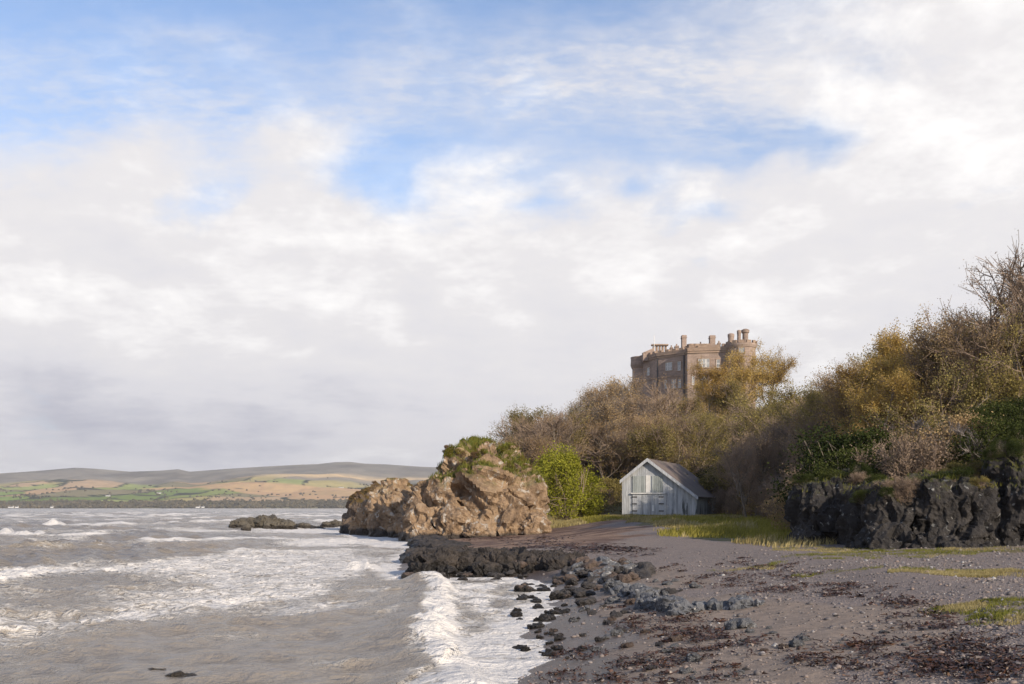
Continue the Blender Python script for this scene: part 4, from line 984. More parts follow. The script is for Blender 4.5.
def quads(C, size, rng, flat=0.0, up=None):
    """leaf quads at points C"""
    n = len(C); u = rng.normal(size=(n, 3)); u[:, 2] *= (1 - flat); u /= np.linalg.norm(u, axis=1)[:, None]
    w = rng.normal(size=(n, 3)); w -= (w * u).sum(1)[:, None] * u; w /= np.linalg.norm(w, axis=1)[:, None]
    s = np.asarray(size).reshape(-1, 1) if np.ndim(size) else np.full((n, 1), size)
    s = s * rng.uniform(.6, 1.3, (n, 1))
    V = np.stack([C - u * s * .5, C + w * s * .32, C + u * s * .5, C - w * s * .32], 1).reshape(-1, 3)
    return V, np.arange(4 * n).reshape(-1, 4)
def join(parts):
    Vs, Fs, M, o = [], [], [], 0
    for (V, Fc), mi in parts:
        Vs.append(V); Fs.append(Fc + o); M.append(np.full(len(Fc), mi)); o += len(V)
    return np.concatenate(Vs), np.concatenate(Fs), np.concatenate(M)

def grow(seed, height, n_stems=1, spread=0.55, limbs=8, subs=6, twigs=6, up=0.25, r0=0.14, crown_lo=0.3, stem_spread=0.25, wob=0.25, twig_len=0.8, kink=0.30):
    """skeleton of a tree: (stem and limb segments, twig segments, tips)"""
    R = np.random.default_rng(seed); big, small, tips = [], [], []
    def path(p, d, L, r, n, store, end=0.35):
        pts = [p]; q = p.copy(); v = d / np.linalg.norm(d)
        for i in range(n):
            v = v + R.normal(0, kink, 3) * 0.55 + np.array([0, 0, up * 0.35]); v /= np.linalg.norm(v)
            q2 = q + v * L / n; ra, rb = r * (1 - (1 - end) * i / n), r * (1 - (1 - end) * (i + 1) / n)
            store.append((q, q2, ra, rb)); q = q2; pts.append(q)
        return pts, v
    def at(pts, t):
        f = t * (len(pts) - 1); i = min(int(f), len(pts) - 2); return pts[i] + (pts[i + 1] - pts[i]) * (f - i), pts[i + 1] - pts[i]
    def side(ax, open_):
        ax = ax / np.linalg.norm(ax); w = R.normal(size=3); w -= w @ ax * ax; w /= np.linalg.norm(w)
        return ax * math.cos(open_) + w * math.sin(open_)
    for s in range(n_stems):
        a = R.uniform(0, 6.28); d = np.array([math.cos(a) * stem_spread, math.sin(a) * stem_spread, 1.0]) if n_stems > 1 else np.array([R.normal(0, .08), R.normal(0, .08), 1.0])
        h = height * R.uniform(.72, .9); r = r0 * (1 if n_stems == 1 else .62)
        p = np.array([R.normal(0, .18), R.normal(0, .18), -0.4]) if n_stems > 1 else np.array([0, 0, -.4])
        pts, _ = path(p, d, h, r, 7, big, .22)
        for l in range(limbs):
            t = crown_lo + (1 - crown_lo) * (l + R.uniform(0, 1)) / limbs; q, ax = at(pts, min(t, .98))
            L = height * spread * (1.05 - .72 * (t - crown_lo) / (1 - crown_lo)) * R.uniform(.6, 1.1) * (1 if n_stems == 1 else .7)
            lp, _ = path(q, side(ax, R.uniform(.6, 1.15)), L, r * .42 * (1.1 - t * .5), 5, big, .3)
            for k in range(subs):
                q2, ax2 = at(lp, R.uniform(.22, 1.0)); L2 = L * R.uniform(.28, .55)
                sp, _ = path(q2, side(ax2, R.uniform(.4, .95)), L2, r * .16, 3, small, .45)
                for w in range(twigs):
                    q3, ax3 = at(sp, R.uniform(.15, 1.0)); L3 = twig_len * R.uniform(.5, 1.2)
                    tp, _ = path(q3, side(ax3, R.uniform(.3, .9)), L3, 0.0125, 2, small, .5)
                    tips.append(tp[1]); tips.append(tp[2])
    return big, small, np.array(tips)

def tree_proto(name, seed, height, bark, leafm, twigm, per_tip, leaf, scat=0.18, lobes=0.0, top_only=0.0, **kw):
    """trunk mesh and crown mesh of one kind of tree"""
    big, small, tips = grow(seed, height, **kw)
    R = np.random.default_rng(seed + 900)
    a = list(zip(*big)); V, Fc = tubes(a[0], a[1], a[2], a[3], 6); trunk = mesh_np(name + '_trunk', V, Fc, [bark], smooth=True)
    a = list(zip(*small)); parts = [(tubes(a[0], a[1], a[2], a[3], 3), 0)]
    if per_tip:
        if lobes:      # leaf density varies by clump
            dn = perlin(tips * lobes + seed, seed) ; keep = dn > top_only - 0.35
            tips = tips[keep]
        C = np.repeat(tips, per_tip, 0); C = C + R.normal(0, scat, C.shape)
        if per_tip < 1: pass
        parts.append((quads(C, leaf, R, .2), 1))
    V, Fc, M = join(parts)
    return trunk, mesh_np(name + '_crown', V, Fc, [twigm, leafm], M)

def bush_proto(name, seed, w, h, leafm, twigm, n_leaf, leaf, clumps=14, twiglets=160, gap=0.25):
    """a leafy bush: many clumps of leaves on a low branch frame, uneven outline"""
    R = np.random.default_rng(seed)
    cc = []; 
    for k in range(clumps):
        a = R.uniform(0, 6.28); rr_ = math.sqrt(R.uniform(0, 1)); zz = R.uniform(.04, 1.0) ** .85
        rr_ *= math.sqrt(max(0.05, 1 - (zz * .95) ** 2)); cc.append((math.cos(a) * rr_ * w * .78, math.sin(a) * rr_ * w * .78, zz * h * .86, R.uniform(.22, .42) * (w + h) * .5))
    cc = np.array(cc)
    pick = R.integers(0, clumps, n_leaf); dirn = R.normal(size=(n_leaf, 3)); dirn /= np.linalg.norm(dirn, axis=1)[:, None]
    rad_ = R.uniform(0.35, 1.0, n_leaf) ** .45
    C = cc[pick, :3] + dirn * (cc[pick, 3] * rad_)[:, None] * np.array([1, 1, .8])
    C += R.normal(0, .05 * (w + h), C.shape) * (R.uniform(0, 1, (n_leaf, 1)) < .18)
    dn = fbm(C * (1.4 / (w + h) * 3.0) + seed, 3, seed); C = C[(dn > -0.55 + gap) & (C[:, 2] > -.1)]
    parts = [(quads(C, leaf, R, .1), 1)]
    P0, P1 = [], []
    for k in range(twiglets):
        i = R.integers(clumps); b = np.array([R.normal(0, w * .12), R.normal(0, w * .12), -.2]); e = cc[i, :3] + R.normal(0, cc[i, 3] * .25, 3); m_ = (b + e) / 2 + R.normal(0, .12 * w, 3); m_[2] += .1 * h
        P0 += [b, m_]; P1 += [m_, e]
    parts.append((tubes(P0, P1, np.full(len(P0), .013), np.full(len(P0), .007), 3), 0))
    V, Fc, M = join(parts)
    return mesh_np(name + '_foliage', V, Fc, [twigm, leafm], M)
def twig_bush_proto(name, seed, h, stems, twigm, leafm, per_tip, leaf, spread=.55):
    big, small, tips = grow(seed, h, n_stems=stems, limbs=5, subs=4, twigs=4, spread=.45, r0=.055, crown_lo=.22, stem_spread=spread, twig_len=.38, up=.35)
    a = list(zip(*big)); R = np.random.default_rng(seed); parts = [(tubes(a[0], a[1], np.array(a[2]) + .004, np.array(a[3]) + .004, 4), 0)]
    a = list(zip(*small)); parts.append((tubes(a[0], a[1], np.array(a[2]) * .8, np.array(a[3]) * .8, 3), 0))
    if per_tip: parts.append((quads(np.repeat(tips, per_tip, 0) + R.normal(0, .1, (len(tips) * per_tip, 3)), leaf, R), 1))
    V, Fc, M = join(parts)
    return mesh_np(name + '_foliage', V, Fc, [twigm, leafm], M)

K = {}
TW = dict(limbs=11, subs=7, twigs=8)
K['bare'] = [tree_proto('bare_tree', s, 7.5, m_bark, m_brownscrub, m_twig, 4, .058, scat=.08, spread=.50, r0=.13, twig_len=.75, lobes=.5, top_only=.15, **TW) for s in (11, 12, 13)]
K['thin'] = [tree_proto('slender_tree', s, 8.5, m_barkpale, m_rust, m_twigpale, 3, .10, spread=.30, limbs=10, subs=6, twigs=6, r0=.10, crown_lo=.45, n_stems=2, stem_spread=.14, lobes=.5, top_only=.05) for s in (21, 22)]
K['rust'] = [tree_proto('rust_tree', s, 6.5, m_bark, m_rust, m_twig, 9, .066, scat=.11, spread=.55, r0=.12, crown_lo=.2, lobes=.45, top_only=-.05, **TW) for s in (31, 32, 33)]
K['gold'] = [tree_proto('golden_tree', s, 8.0, m_barkpale, m_gold, m_twig, 16, .095, scat=.15, spread=.52, r0=.14, crown_lo=.22, lobes=.4, top_only=-.40, **TW) for s in (41, 42)]
K['olive'] = [tree_proto('olive_tree', s, 7.0, m_bark, m_olive, m_twig, 15, .082, scat=.14, spread=.55, r0=.13, crown_lo=.22, lobes=.45, top_only=-.12, **TW) for s in (51, 52)]
BU = {}
BU['green'] = [bush_proto('evergreen_bush', s, 1.7, 2.2, m_green, m_bark, 26000, .068, 20) for s in (61, 62, 63)]
BU['scrub'] = [twig_bush_proto('twiggy_bush', s, 2.6, 12, m_twig, m_brownscrub, 3, .06) for s in (71, 72, 73)]
BU['pale'] = [twig_bush_proto('pale_bush', s, 3.0, 11, m_twigpale, m_brownscrub, 0, .09, .5) for s in (81, 82)]
BU['rustb'] = [bush_proto('rust_bush', s, 1.6, 1.9, m_rust, m_twig, 13000, .075, 18, 260, .35) for s in (91, 92)]
BU['oliveb'] = [bush_proto('olive_bush', s, 1.6, 1.9, m_olive, m_twig, 14000, .085, 18, 180, .28) for s in (93, 94)]
BU['bright'] = [bush_proto('bright_bush', 95, 1.9, 3.4, m_bright, m_twig, 42000, .085, 34, 220, .42)]
BU['heath'] = [bush_proto('heath_bush', s, .9, .75, m_heath, m_twig, 4200, .07, 12, 160, .3) for s in (96, 97)]
BU['gorse'] = [bush_proto('gorse_bush', s, .9, .85, m_mossy, m_twig, 4800, .07, 12, 80, .25) for s in (98,)]

rngv = np.random.default_rng(2024)
def plant_tree(kind, x, y, s, label, group=None, v=None, z=None, name=None):
    tr, cr = K[kind][int(rngv.integers(len(K[kind]))) if v is None else v]
    nm = {'bare': 'bare_tree', 'thin': 'slender_tree', 'rust': 'autumn_tree', 'gold': 'golden_tree', 'olive': 'olive_tree'}[kind] if name is None else name
    r = empty(nm, (x, y, (gz(x, y) if z is None else z) - .1), rngv.uniform(0, 6.28), label, 'tree', group); r.scale = (s * rngv.uniform(.92, 1.12), s * rngv.uniform(.92, 1.12), s * rngv.uniform(.90, 1.0))
    obj('trunk', tr, r); obj('crown', cr, r); return r
def plant_bush(kind, x, y, s, label, group=None, z=None, sz=1.0, rz=None):
    me = BU[kind][int(rngv.integers(len(BU[kind])))]
    o = obj({'green': 'evergreen_shrub', 'scrub': 'twiggy_shrub', 'pale': 'bare_shrub', 'rustb': 'rusty_shrub', 'oliveb': 'olive_shrub', 'bright': 'bright_shrub', 'heath': 'heath_shrub', 'gorse': 'gorse_shrub'}[kind], me, None, (x, y, (gz(x, y) if z is None else z) - .08))
    o.rotation_euler = (0, 0, rngv.uniform(0, 6.28) if rz is None else rz); o.scale = (s, s, s * sz); return tag(o, label, 'shrub', group)
def hillpt(px, d):
    x = (px - CX) / F * d; return x, d
def crown_at(px, py, d):
    """point on the hill under column px at depth d, and the tree height that brings its top to row py"""
    x, y = hillpt(px, d); z = gz(x, y); return x, y, max(1.5, ZP(py, d) - z), z
def tops(pair):
    z = np.empty(len(pair[1].vertices) * 3, np.float32); pair[1].vertices.foreach_get('co', z); return float(np.percentile(z[2::3], 98.5))
HT = {k: sum(tops(p) for p in v) / len(v) for k, v in K.items()}
HB = {'green': 2.2, 'scrub': 2.3, 'pale': 2.7, 'rustb': 1.9, 'oliveb': 1.9, 'bright': 3.3, 'heath': .75, 'gorse': .85}
def T(kind, px, py, d, label, group=None, v=None, name=None):
    x, y, h, z = crown_at(px, py, d); return plant_tree(kind, x, y, h / HT[kind], label, group, v, z, name)
def B_(kind, px, py, d, label, group=None, wide=1.0):
    x, y, h, z = crown_at(px, py, d); s = h / HB[kind] * wide; return plant_bush(kind, x, y, s, label, group, z, 1 / wide)

# --- single plants one can point to
T('gold', 738, 345, 158, 'large golden crowned tree hiding the right front of the castle', v=0)
T('gold', 720, 358, 150, 'golden crown just left of the largest one, over lower castle wall', v=1)
T('olive', 752, 372, 148, 'yellow olive tree in front of the largest golden crown')
T('gold', 760, 354, 165, 'yellow green tree against the sky just right of the round tower')
T('gold', 715, 372, 156, 'golden tree left of the largest golden crown, before the castle wall', v=1)
T('olive', 697, 392, 138, 'pale olive round headed tree before the foot of the castle front')
T('gold', 668, 402, 140, 'small golden bush like tree under the lower castle windows', v=1)
T('gold', 950, 318, 52, 'broad golden tree high on the bank near the right edge', v=0)
T('gold', 915, 326, 56, 'golden brown tree left of the broad golden one on the bank top', v=1)
T('olive', 985, 292, 50, 'dark olive crown behind the bare branches at the right edge', v=1)
T('bare', 990, 258, 47, 'tall bare tree with spreading branches against the sky at the right edge', v=1)
T('bare', 1030, 252, 46, 'bare tree partly cut off by the right edge of the frame', v=0)
B_('bright', 563, 448, 90, 'bright yellow green shrub lit by the sun beside the tall crag')
B_('bright', 578, 470, 93, 'lower bright green shrub between the lit one and the boathouse', wide=1.1)

for px, py, d, lab in ((846, 424, 41.5, 'tallest dark evergreen shrub above the square cliff block'), (868, 428, 43, 'dark evergreen shrub right of the tallest one, under brown trees'), (856, 452, 39.6, 'dark green shrub leaning over the gully between the cliffs'), (836, 462, 39.2, 'low dark green shrub on the lip of the square cliff block')):
    B_('green', px, py, d, lab, None, 1.0)
for kd, px, py, d, lab in (('oliveb', 724, 468, 97, 'olive shrub touching the far right corner of the boathouse'), ('scrub', 727, 486, 93, 'brown twiggy shrub before the right wall of the boathouse'), ('green', 737, 462, 99, 'tall dark evergreen shrub right behind the boathouse'), ('scrub', 733, 496, 89, 'low brown shrub nearest the right eave of the boathouse')):
    B_(kd, px, py, d, lab)
T('rust', 652, 391, 150, 'rust brown tree before the left end of the lower castle wall')
T('olive', 674, 396, 146, 'olive tree under the middle of the lower castle windows', v=1)
T('rust', 636, 385, 141, 'rust brown tree just covering the left castle corner')
T('thin', 612, 378, 134, 'tall slender pale stemmed tree, topmost on the ridge left of the castle')
T('thin', 626, 377, 137, 'slender pale stemmed tree next to the castle left corner', v=0)
T('thin', 597, 384, 130, 'slender pale stemmed tree left of the topmost one on the ridge', v=1)
T('rust', 510, 427, 97, 'low rust brown tree nearest the tall crag on the skyline')
T('bare', 524, 414, 101, 'bare brown tree second from the tall crag on the skyline', v=2)
T('rust', 538, 406, 106, 'rust brown tree third from the tall crag on the skyline', v=1)
# --- woods on the hill, by zone: (kinds, px range, depth range, top row at left and right of the zone, count, phrase)
WOODS = [(('rust', 'bare', 'thin', 'olive', 'bare'), (506, 560), (96, 112), (446, 404), 20, 'on the slope right behind the tall crag'),
         (('thin', 'thin', 'thin', 'rust', 'bare'), (548, 640), (110, 140), (400, 374), 32, 'on the open ridge left of the castle'),
         (('rust', 'olive', 'bare', 'thin'), (590, 690), (108, 134), (424, 402), 26, 'on the slope between boathouse and castle'),
         (('olive', 'gold', 'bare', 'olive'), (680, 790), (112, 150), (414, 402), 24, 'on the slope right of the boathouse roof'),
         (('rust', 'rust', 'olive', 'bare'), (765, 830), (78, 120), (406, 386), 28, 'in the brown gap right of the castle'),
         (('rust', 'gold', 'rust', 'olive', 'bare'), (806, 900), (58, 84), (408, 336), 32, 'on the brown bank above the square cliff block'),
         (('rust', 'gold', 'gold', 'olive'), (870, 1010), (48, 66), (346, 308), 26, 'high on the bank over the broad cliff'),
         (('bare', 'rust', 'bare'), (742, 792), (66, 87), (432, 412), 13, 'at the wood foot right of the boathouse'),
         (('rust', 'bare', 'olive'), (960, 1100), (42, 60), (316, 286), 16, 'at the top of the bank by the right edge')]
DESC = {'bare': 'bare grey brown tree', 'thin': 'slender pale stemmed tree', 'rust': 'rust brown tree', 'gold': 'golden leaved tree', 'olive': 'olive leaved tree'}
for kinds, (x0, x1), (d0, d1), (t0, t1), n, phrase in WOODS:
    for k in range(n):
        px = x0 + (x1 - x0) * (k + rngv.uniform(0, 1)) / n; f = rngv.uniform(0, 1); d = d0 + (d1 - d0) * f
        row = t0 + (t1 - t0) * (px - x0) / (x1 - x0)
        x, y = hillpt(px, d); z = gz(x, y); kind = kinds[int(rngv.integers(len(kinds)))]
        hmax = ZP(row, d) - z; h = min(hmax * rngv.uniform(.80, 1.04), rngv.uniform(7.0, 12.5) * (0.72 if d < 85 else 1.0))
        if h < 2.0: h = rngv.uniform(1.8, 2.4)
        plant_tree(kind, x, y, h / HT[kind], '%s %s' % (DESC[kind], phrase), DESC[kind] + 's ' + phrase, None, z)
# --- shrubs by zone: kinds, px range, depth range, height range, count, phrase
SHR = [(('green', 'scrub', 'rustb', 'oliveb'), (535, 625), (92, 104), (2.0, 3.6), 16, 'at the wood edge left of the boathouse'),
       (('rustb', 'scrub', 'oliveb'), (555, 700), (106, 130), (2.0, 3.4), 20, 'under the trees behind the boathouse'),
       (('green', 'green', 'oliveb', 'scrub'), (685, 760), (92, 112), (2.2, 4.4), 22, 'crowding the right side of the boathouse'),
       (('scrub', 'rustb', 'scrub', 'pale'), (725, 800), (60, 92), (1.8, 3.4), 26, 'along the grass edge right of the boathouse'),
       (('scrub', 'rustb', 'scrub', 'rustb'), (780, 860), (46, 64), (1.8, 3.0), 22, 'on the brown bank left of the cliffs'),
       (('green', 'green', 'green', 'oliveb'), (822, 880), (38.5, 46), (1.2, 2.0), 20, 'in the dark clump above the square cliff block'),
       (('pale', 'scrub', 'pale', 'rustb'), (880, 965), (38, 47), (1.8, 3.0), 20, 'on the bank above the broad cliff'),
       (('green', 'oliveb', 'scrub', 'green'), (950, 1060), (36.5, 44), (1.2, 2.4), 20, 'on top of the right edge cliff'),
       (('green', 'oliveb'), (870, 960), (35.2, 38), (.6, 1.1), 26, 'trailing over the lip of the broad cliff'),
       (('oliveb', 'rustb', 'green'), (700, 800), (120, 160), (2.0, 3.5), 16, 'below the golden trees at the castle'),
       (('scrub', 'rustb'), (850, 1040), (46, 60), (1.8, 3.0), 24, 'among the trees of the right bank')]
DSB = {'green': 'dark evergreen shrub', 'scrub': 'brown twiggy shrub', 'pale': 'bare pale grey shrub', 'rustb': 'rust leaved shrub', 'oliveb': 'olive leaved shrub'}
for kinds, (x0, x1), (d0, d1), (h0, h1), n, phrase in SHR:
    for k in range(n):
        px = rngv.uniform(x0, x1); d = rngv.uniform(d0, d1); x, y = hillpt(px, d)
        hd = float(poly_sdf(np.array([x]), np.array([y]), HILL)[0])
        if hd < (0.2 if d > 50 else 0.4): continue
        lx, ly = (x - bx0), (y - by0); u_ = lx * math.cos(AL) - ly * math.sin(AL); w_ = lx * math.sin(AL) + ly * math.cos(AL)
        if -3.6 < u_ < 5.6 and -2 < w_ < 14: continue
        kind = kinds[int(rngv.integers(len(kinds)))]; s = rngv.uniform(h0, h1) / HB[kind]
        plant_bush(kind, x, y, s, '%s %s' % (DSB[kind], phrase), DSB[kind] + 's ' + phrase)

# --- heath and gorse growing on the rocks (set on the rock surface by ray)
bpy.context.view_layer.update(); DG = bpy.context.evaluated_depsgraph_get()
def drop(x, y, zt=30.0):
    hit, loc, nrm, _, ob, _ = SC.ray_cast(DG, Vector((x, y, zt)), Vector((0, 0, -1)))
    return (loc, nrm, ob) if hit else (None, None, None)
for nx, n, (x0, x1), (y0, y1), kinds, zmin, phrase in (('rock_headland', 90, (-5.2, 1.6), (70.0, 77.5), ('heath', 'gorse', 'heath', 'gorse'), 5.0, 'on the summit of the tall crag'),
                                            ('rock_outcrop', 16, (-12.5, -8.2), (82.5, 88), ('heath',), 3.1, 'on the lower craggy outcrop'), ('rock_stack', 26, (-17, -10.5), (102, 110), ('heath',), 3.4, 'over the dark seaward stack')):
    for k in range(n):
        x, y = rngv.uniform(x0, x1), rngv.uniform(y0, y1); loc, nrm, ob = drop(x, y)
        if loc is None or not ob.name.startswith(nx) or loc.z < zmin or nrm.z < .25: continue
        kind = kinds[int(rngv.integers(len(kinds)))]; s = rngv.uniform(.34, .66)
        plant_bush(kind, x, y, s, {'heath': 'brown heath tuft ', 'gorse': 'green gorse tuft '}[kind] + phrase, {'heath': 'heath tufts ', 'gorse': 'gorse tufts '}[kind] + phrase, loc.z)

# --- brush spilling over the cliff tops and filling the gully between the blocks
for k in range(90):
    px, y = rngv.uniform(790, 1060), rngv.uniform(32.4, 38.5); x = (px - CX) / F * y; loc, nrm, ob = drop(x, y)
    if loc is None or not ob.name.startswith('cliff') or loc.z < 2.2 or nrm.z < .15: continue
    kind = ('green', 'oliveb', 'green', 'scrub')[int(rngv.integers(4))]; s = rngv.uniform(.45, .95) / HB[kind] * 1.0
    dn = {'green': 'dark green', 'oliveb': 'olive', 'scrub': 'brown twiggy'}[kind]
    plant_bush(kind, x, y, s, dn + ' brush spilling over the dark cliff tops', dn + ' brush spilling over the dark cliff tops', loc.z - .05, .75)
for px, y, s, kind, lab in ((868, 36.4, .55, 'oliveb', 'olive brush filling the gully between the two nearer cliffs'), (872, 35.4, .42, 'green', 'dark green brush low in the gully between the cliffs'), (862, 37.4, .6, 'scrub', 'brown twigs at the head of the gully between the cliffs')):
    plant_bush(kind, (px - CX) / F * y, y, s, lab)
# --- undergrowth: the tangle of bramble, bracken and fallen leaves that covers the bank
R = np.random.default_rng(99)
U = R.uniform(-.02, .56, 90000); D = np.exp(R.uniform(math.log(33), math.log(210), 90000)); X, Y = U * D, D
hd = poly_sdf(X, Y, HILL); lx, ly = X - bx0, Y - by0; u_ = lx * math.cos(AL) - ly * math.sin(AL); w_ = lx * math.sin(AL) + ly * math.cos(AL)
keep = (hd > .1) & ~((u_ > -2.9) & (u_ < 5) & (w_ > -1) & (w_ < 13.6)) & (fbm2(X * .3, Y * .3, 3, 5) > -.5)
X, Y, hd = X[keep], Y[keep], hd[keep]; Zg = ground_z(X, Y, False)
lift = R.uniform(0, 1, len(X)) ** 1.5 * np.clip(.35 + .8 * fbm2(X * .5, Y * .5, 3, 8), .15, 1.3) * np.clip(hd, .2, 1)
V, Fc = quads(np.stack([X, Y, Zg + lift], 1), .10 + .0022 * Y, R, .1)
tag(obj('undergrowth', mesh_np('undergrowth', V, Fc, [m_grassy])), 'tangled bramble and bracken covering the wooded bank', kind='stuff')

# ------------------------------------------------------------------ grass, pebbles, weed
R = np.random.default_rng(7)
m_gy = leaf_mat('dry_grass_blade', (.20, .16, .065), (.34, .28, .125), (.48, .41, .21), .35, .5, 0)
m_gg = leaf_mat('green_grass_blade', (.15, .14, .032), (.26, .235, .052), (.38, .33, .085), .35, .6, 0)
m_gl = leaf_mat('low_turf_blade', (.09, .10, .022), (.16, .165, .034), (.25, .235, .06), .3, .8, 0)
def blades(X, Y, hgt, wid, lean, seed, z=None):
    r = np.random.default_rng(seed); n = len(X); Zg = ground_z(X, Y) if z is None else z
    a = r.uniform(0, 6.283, n); h = hgt * r.uniform(.5, 1.3, n); l = lean * r.uniform(.1, 1.2, n) * h; b = r.uniform(0, 6.283, n)
    base = np.stack([X, Y, Zg - .02], 1); dx = np.stack([np.cos(a), np.sin(a), 0 * a], 1) * (wid * .5)[:, None] if np.ndim(wid) else np.stack([np.cos(a), np.sin(a), 0 * a], 1) * wid * .5
    ln = np.stack([np.cos(b) * l + l * .6, np.sin(b) * l, 0 * l], 1)
    mid = base + ln * .4 + np.stack([0 * h, 0 * h, h * .6], 1); tip = base + ln * 1.2 + np.stack([0 * h, 0 * h, h], 1)
    V = np.stack([base - dx, base + dx, mid + dx * .7, mid - dx * .7, tip], 1).reshape(-1, 3); i = np.arange(n)[:, None] * 5
    return V, i + np.array([[0, 1, 2, 3]]), i + np.array([[3, 2, 4]])
def grass(name, label, X, Y, hgt, wid, lean, seed, mat):
    V, q_, t_ = blades(X, Y, hgt, wid, lean, seed); tag(obj(name, mesh_np(name, V, [q_, t_], [mat])), label, kind='stuff')
def scatter(n, x0, x1, y0, y1): return R.uniform(x0, x1, n), R.uniform(y0, y1, n)
def clear_hut(X, Y):
    lx, ly = X - bx0, Y - by0; u_ = lx * math.cos(AL) - ly * math.sin(AL); w_ = lx * math.sin(AL) + ly * math.cos(AL)
    return ~((u_ > -2.5) & (u_ < 4.6) & (w_ > -.1) & (w_ < 13.2))
# long grass between beach and wood
X, Y = scatter(150000, 0, 26, 34, 108)
sd_ = poly_sdf(X, Y, gr_poly); hd = poly_sdf(X, Y, HILL); cl = fbm2(X * .5, Y * .22, 4, 3); dry = fbm2(X * .3, Y * .12, 3, 12) + .35 * sstepn(Y, 60, 80) - .30 * sstepn(X, 9.5, 12) + .25 * (1 - sstepn(sd_, 0.2, 1.6))
ok = (sd_ + cl * 1.6 > .1) & (hd < 1.0) & clear_hut(X, Y) & (cl > -.7)
hg = np.clip(.26 + .25 * cl, .08, .6) * (.6 + .4 * sstepn(sd_, 0, 2.5)) * (.40 + .60 * sstepn(np.hypot(X - bx0 - 1, Y - by0 + 3), 6, 12)); wd = .010 + .00055 * Y
g1 = ok & (dry > .0); g2 = ok & (dry <= .0)
grass('dry_grass', 'straw coloured long grass before the boathouse', X[g1], Y[g1], hg[g1], wd[g1], .45, 1, m_gy)
grass('green_grass', 'olive green long grass between beach and bank', X[g2], Y[g2], hg[g2] * 1.05, wd[g2], .45, 2, m_gg)
# low turf patches in the right foreground and tufts along the cliff foot
px_, py_ = [], []
for cx, cy, rx, ry, n in ((9.3, 20.5, 1.3, .9, 14000), (6.9, 13.3, 1.0, 1.7, 16000), (10.3, 28.5, 2.4, 1.2, 9000), (8.0, 22.5, 1.5, .5, 5000), (10.2, 32.2, 1.4, 1.9, 9000), (12.5, 29.6, 2.6, 1.0, 6000), (7.5, 26.5, 2.2, .4, 3000)):
    a = R.uniform(0, 6.283, n); q_ = np.sqrt(R.uniform(0, 1, n)) * 1.1; px_.append(cx + rx * q_ * np.cos(a)); py_.append(cy + ry * q_ * np.sin(a))
X, Y = np.concatenate(px_), np.concatenate(py_); X = X + .5 * fbm2(X * .7, Y * .7, 2, 26); Y = Y + .9 * fbm2(X * .8, Y * .5, 3, 27); ok = fbm2(X * .8, Y * .8, 5, 6, .65) + R.normal(0, .12, len(X)) > -.02; X, Y = X[ok], Y[ok]; c3 = fbm2(X * .5, Y * .5, 3, 16)
grass('turf', 'low green and yellow turf patches on the shingle', X[c3 > -.1], Y[c3 > -.1], .07, .009, .6, 3, m_gl)
grass('dry_turf', 'thin straw coloured turf on the upper shingle', X[c3 <= -.1], Y[c3 <= -.1], .075, .010, .6, 4, m_gy)
# grass on top of the cliffs and crag
X, Y = scatter(60000, -6, 23, 31, 78); ok = ((Y > 69.5) & (X < 2.2) | (Y < 39) & (X > 10)); X, Y = X[ok], Y[ok]
sel = R.permutation(len(X))[:9000]; sel = sel[(Y[sel] > 60) | (R.uniform(0, 1, len(sel)) < .35)]; X, Y = X[sel], Y[sel]; zz = np.zeros(len(X)); okk = np.zeros(len(X), bool)
for i in range(len(X)):
    loc, nrm, ob = drop(X[i], Y[i])
    if loc is not None and (ob.name.startswith('rock_headland') and loc.z > 4.2 and nrm.z > .45 or ob.name.startswith('cliff') and loc.z > 2.6 and nrm.z > .5): okk[i] = True; zz[i] = loc.z
X, Y, zz = X[okk], Y[okk], zz[okk]; X = np.repeat(X, 6) + R.normal(0, .10, len(X) * 6); Y = np.repeat(Y, 6) + R.normal(0, .10, len(Y) * 6); zz = np.repeat(zz, 6) - .03
V, q_, t_ = blades(X, Y, np.where(Y > 60, .30, .16), np.where(Y > 60, .035, .016), .5, 9, zz); tag(obj('rock_grass', mesh_np('rock_grass', V, [q_, t_], [m_gl])), 'grass growing on the crag summit and the cliff tops', kind='stuff')

# pebbles: shingle stones too many to count
ip, fp = ico(1)
m_peb, g, b = new_mat('pebble_stone')
isl = g.n.new('ShaderNodeNewGeometry').outputs['Random Per Island']
g.put(b.inputs['Base Color'], g.ramp(isl, [(0, (.075, .066, .064)), (.3, (.14, .122, .117)), (.6, (.19, .163, .152)), (.86, (.20, .15, .125)), (.96, (.23, .22, .22)), (1, (.36, .35, .34))])); b.inputs['Roughness'].default_value = .75
n = 34000; U = R.uniform(-.05, .62, n); D = 7.2 * (34 / 7.2) ** R.uniform(0, 1, n); X, Y = U * D, D
s_ = poly_sdf(X, Y, SHORE); w = fbm2(X * .22, Y * .22, 4, 31); dens = np.where(s_ + w * 2 > 4.4, .75, .22) * (.45 + .9 * (fbm2(X * .8, Y * .8, 3, 44) > -.1))
ok = (s_ > .1) & (R.uniform(0, 1, n) < dens) & (poly_sdf(X, Y, HILL) < .3); X, Y = X[ok], Y[ok]; n = len(X); Zg = ground_z(X, Y)
sz_ = R.uniform(.010, .026, n) * (1 + 2.2 * R.uniform(0, 1, n) ** 8) * (.85 + .004 * Y)
sc = np.stack([sz_, sz_ * R.uniform(.6, .9, n), sz_ * R.uniform(.4, .7, n)], 1); a = R.uniform(0, 6.283, n)
pv = ip[None] * (1 + R.uniform(-.22, .22, (n, len(ip), 1))) * sc[:, None, :]
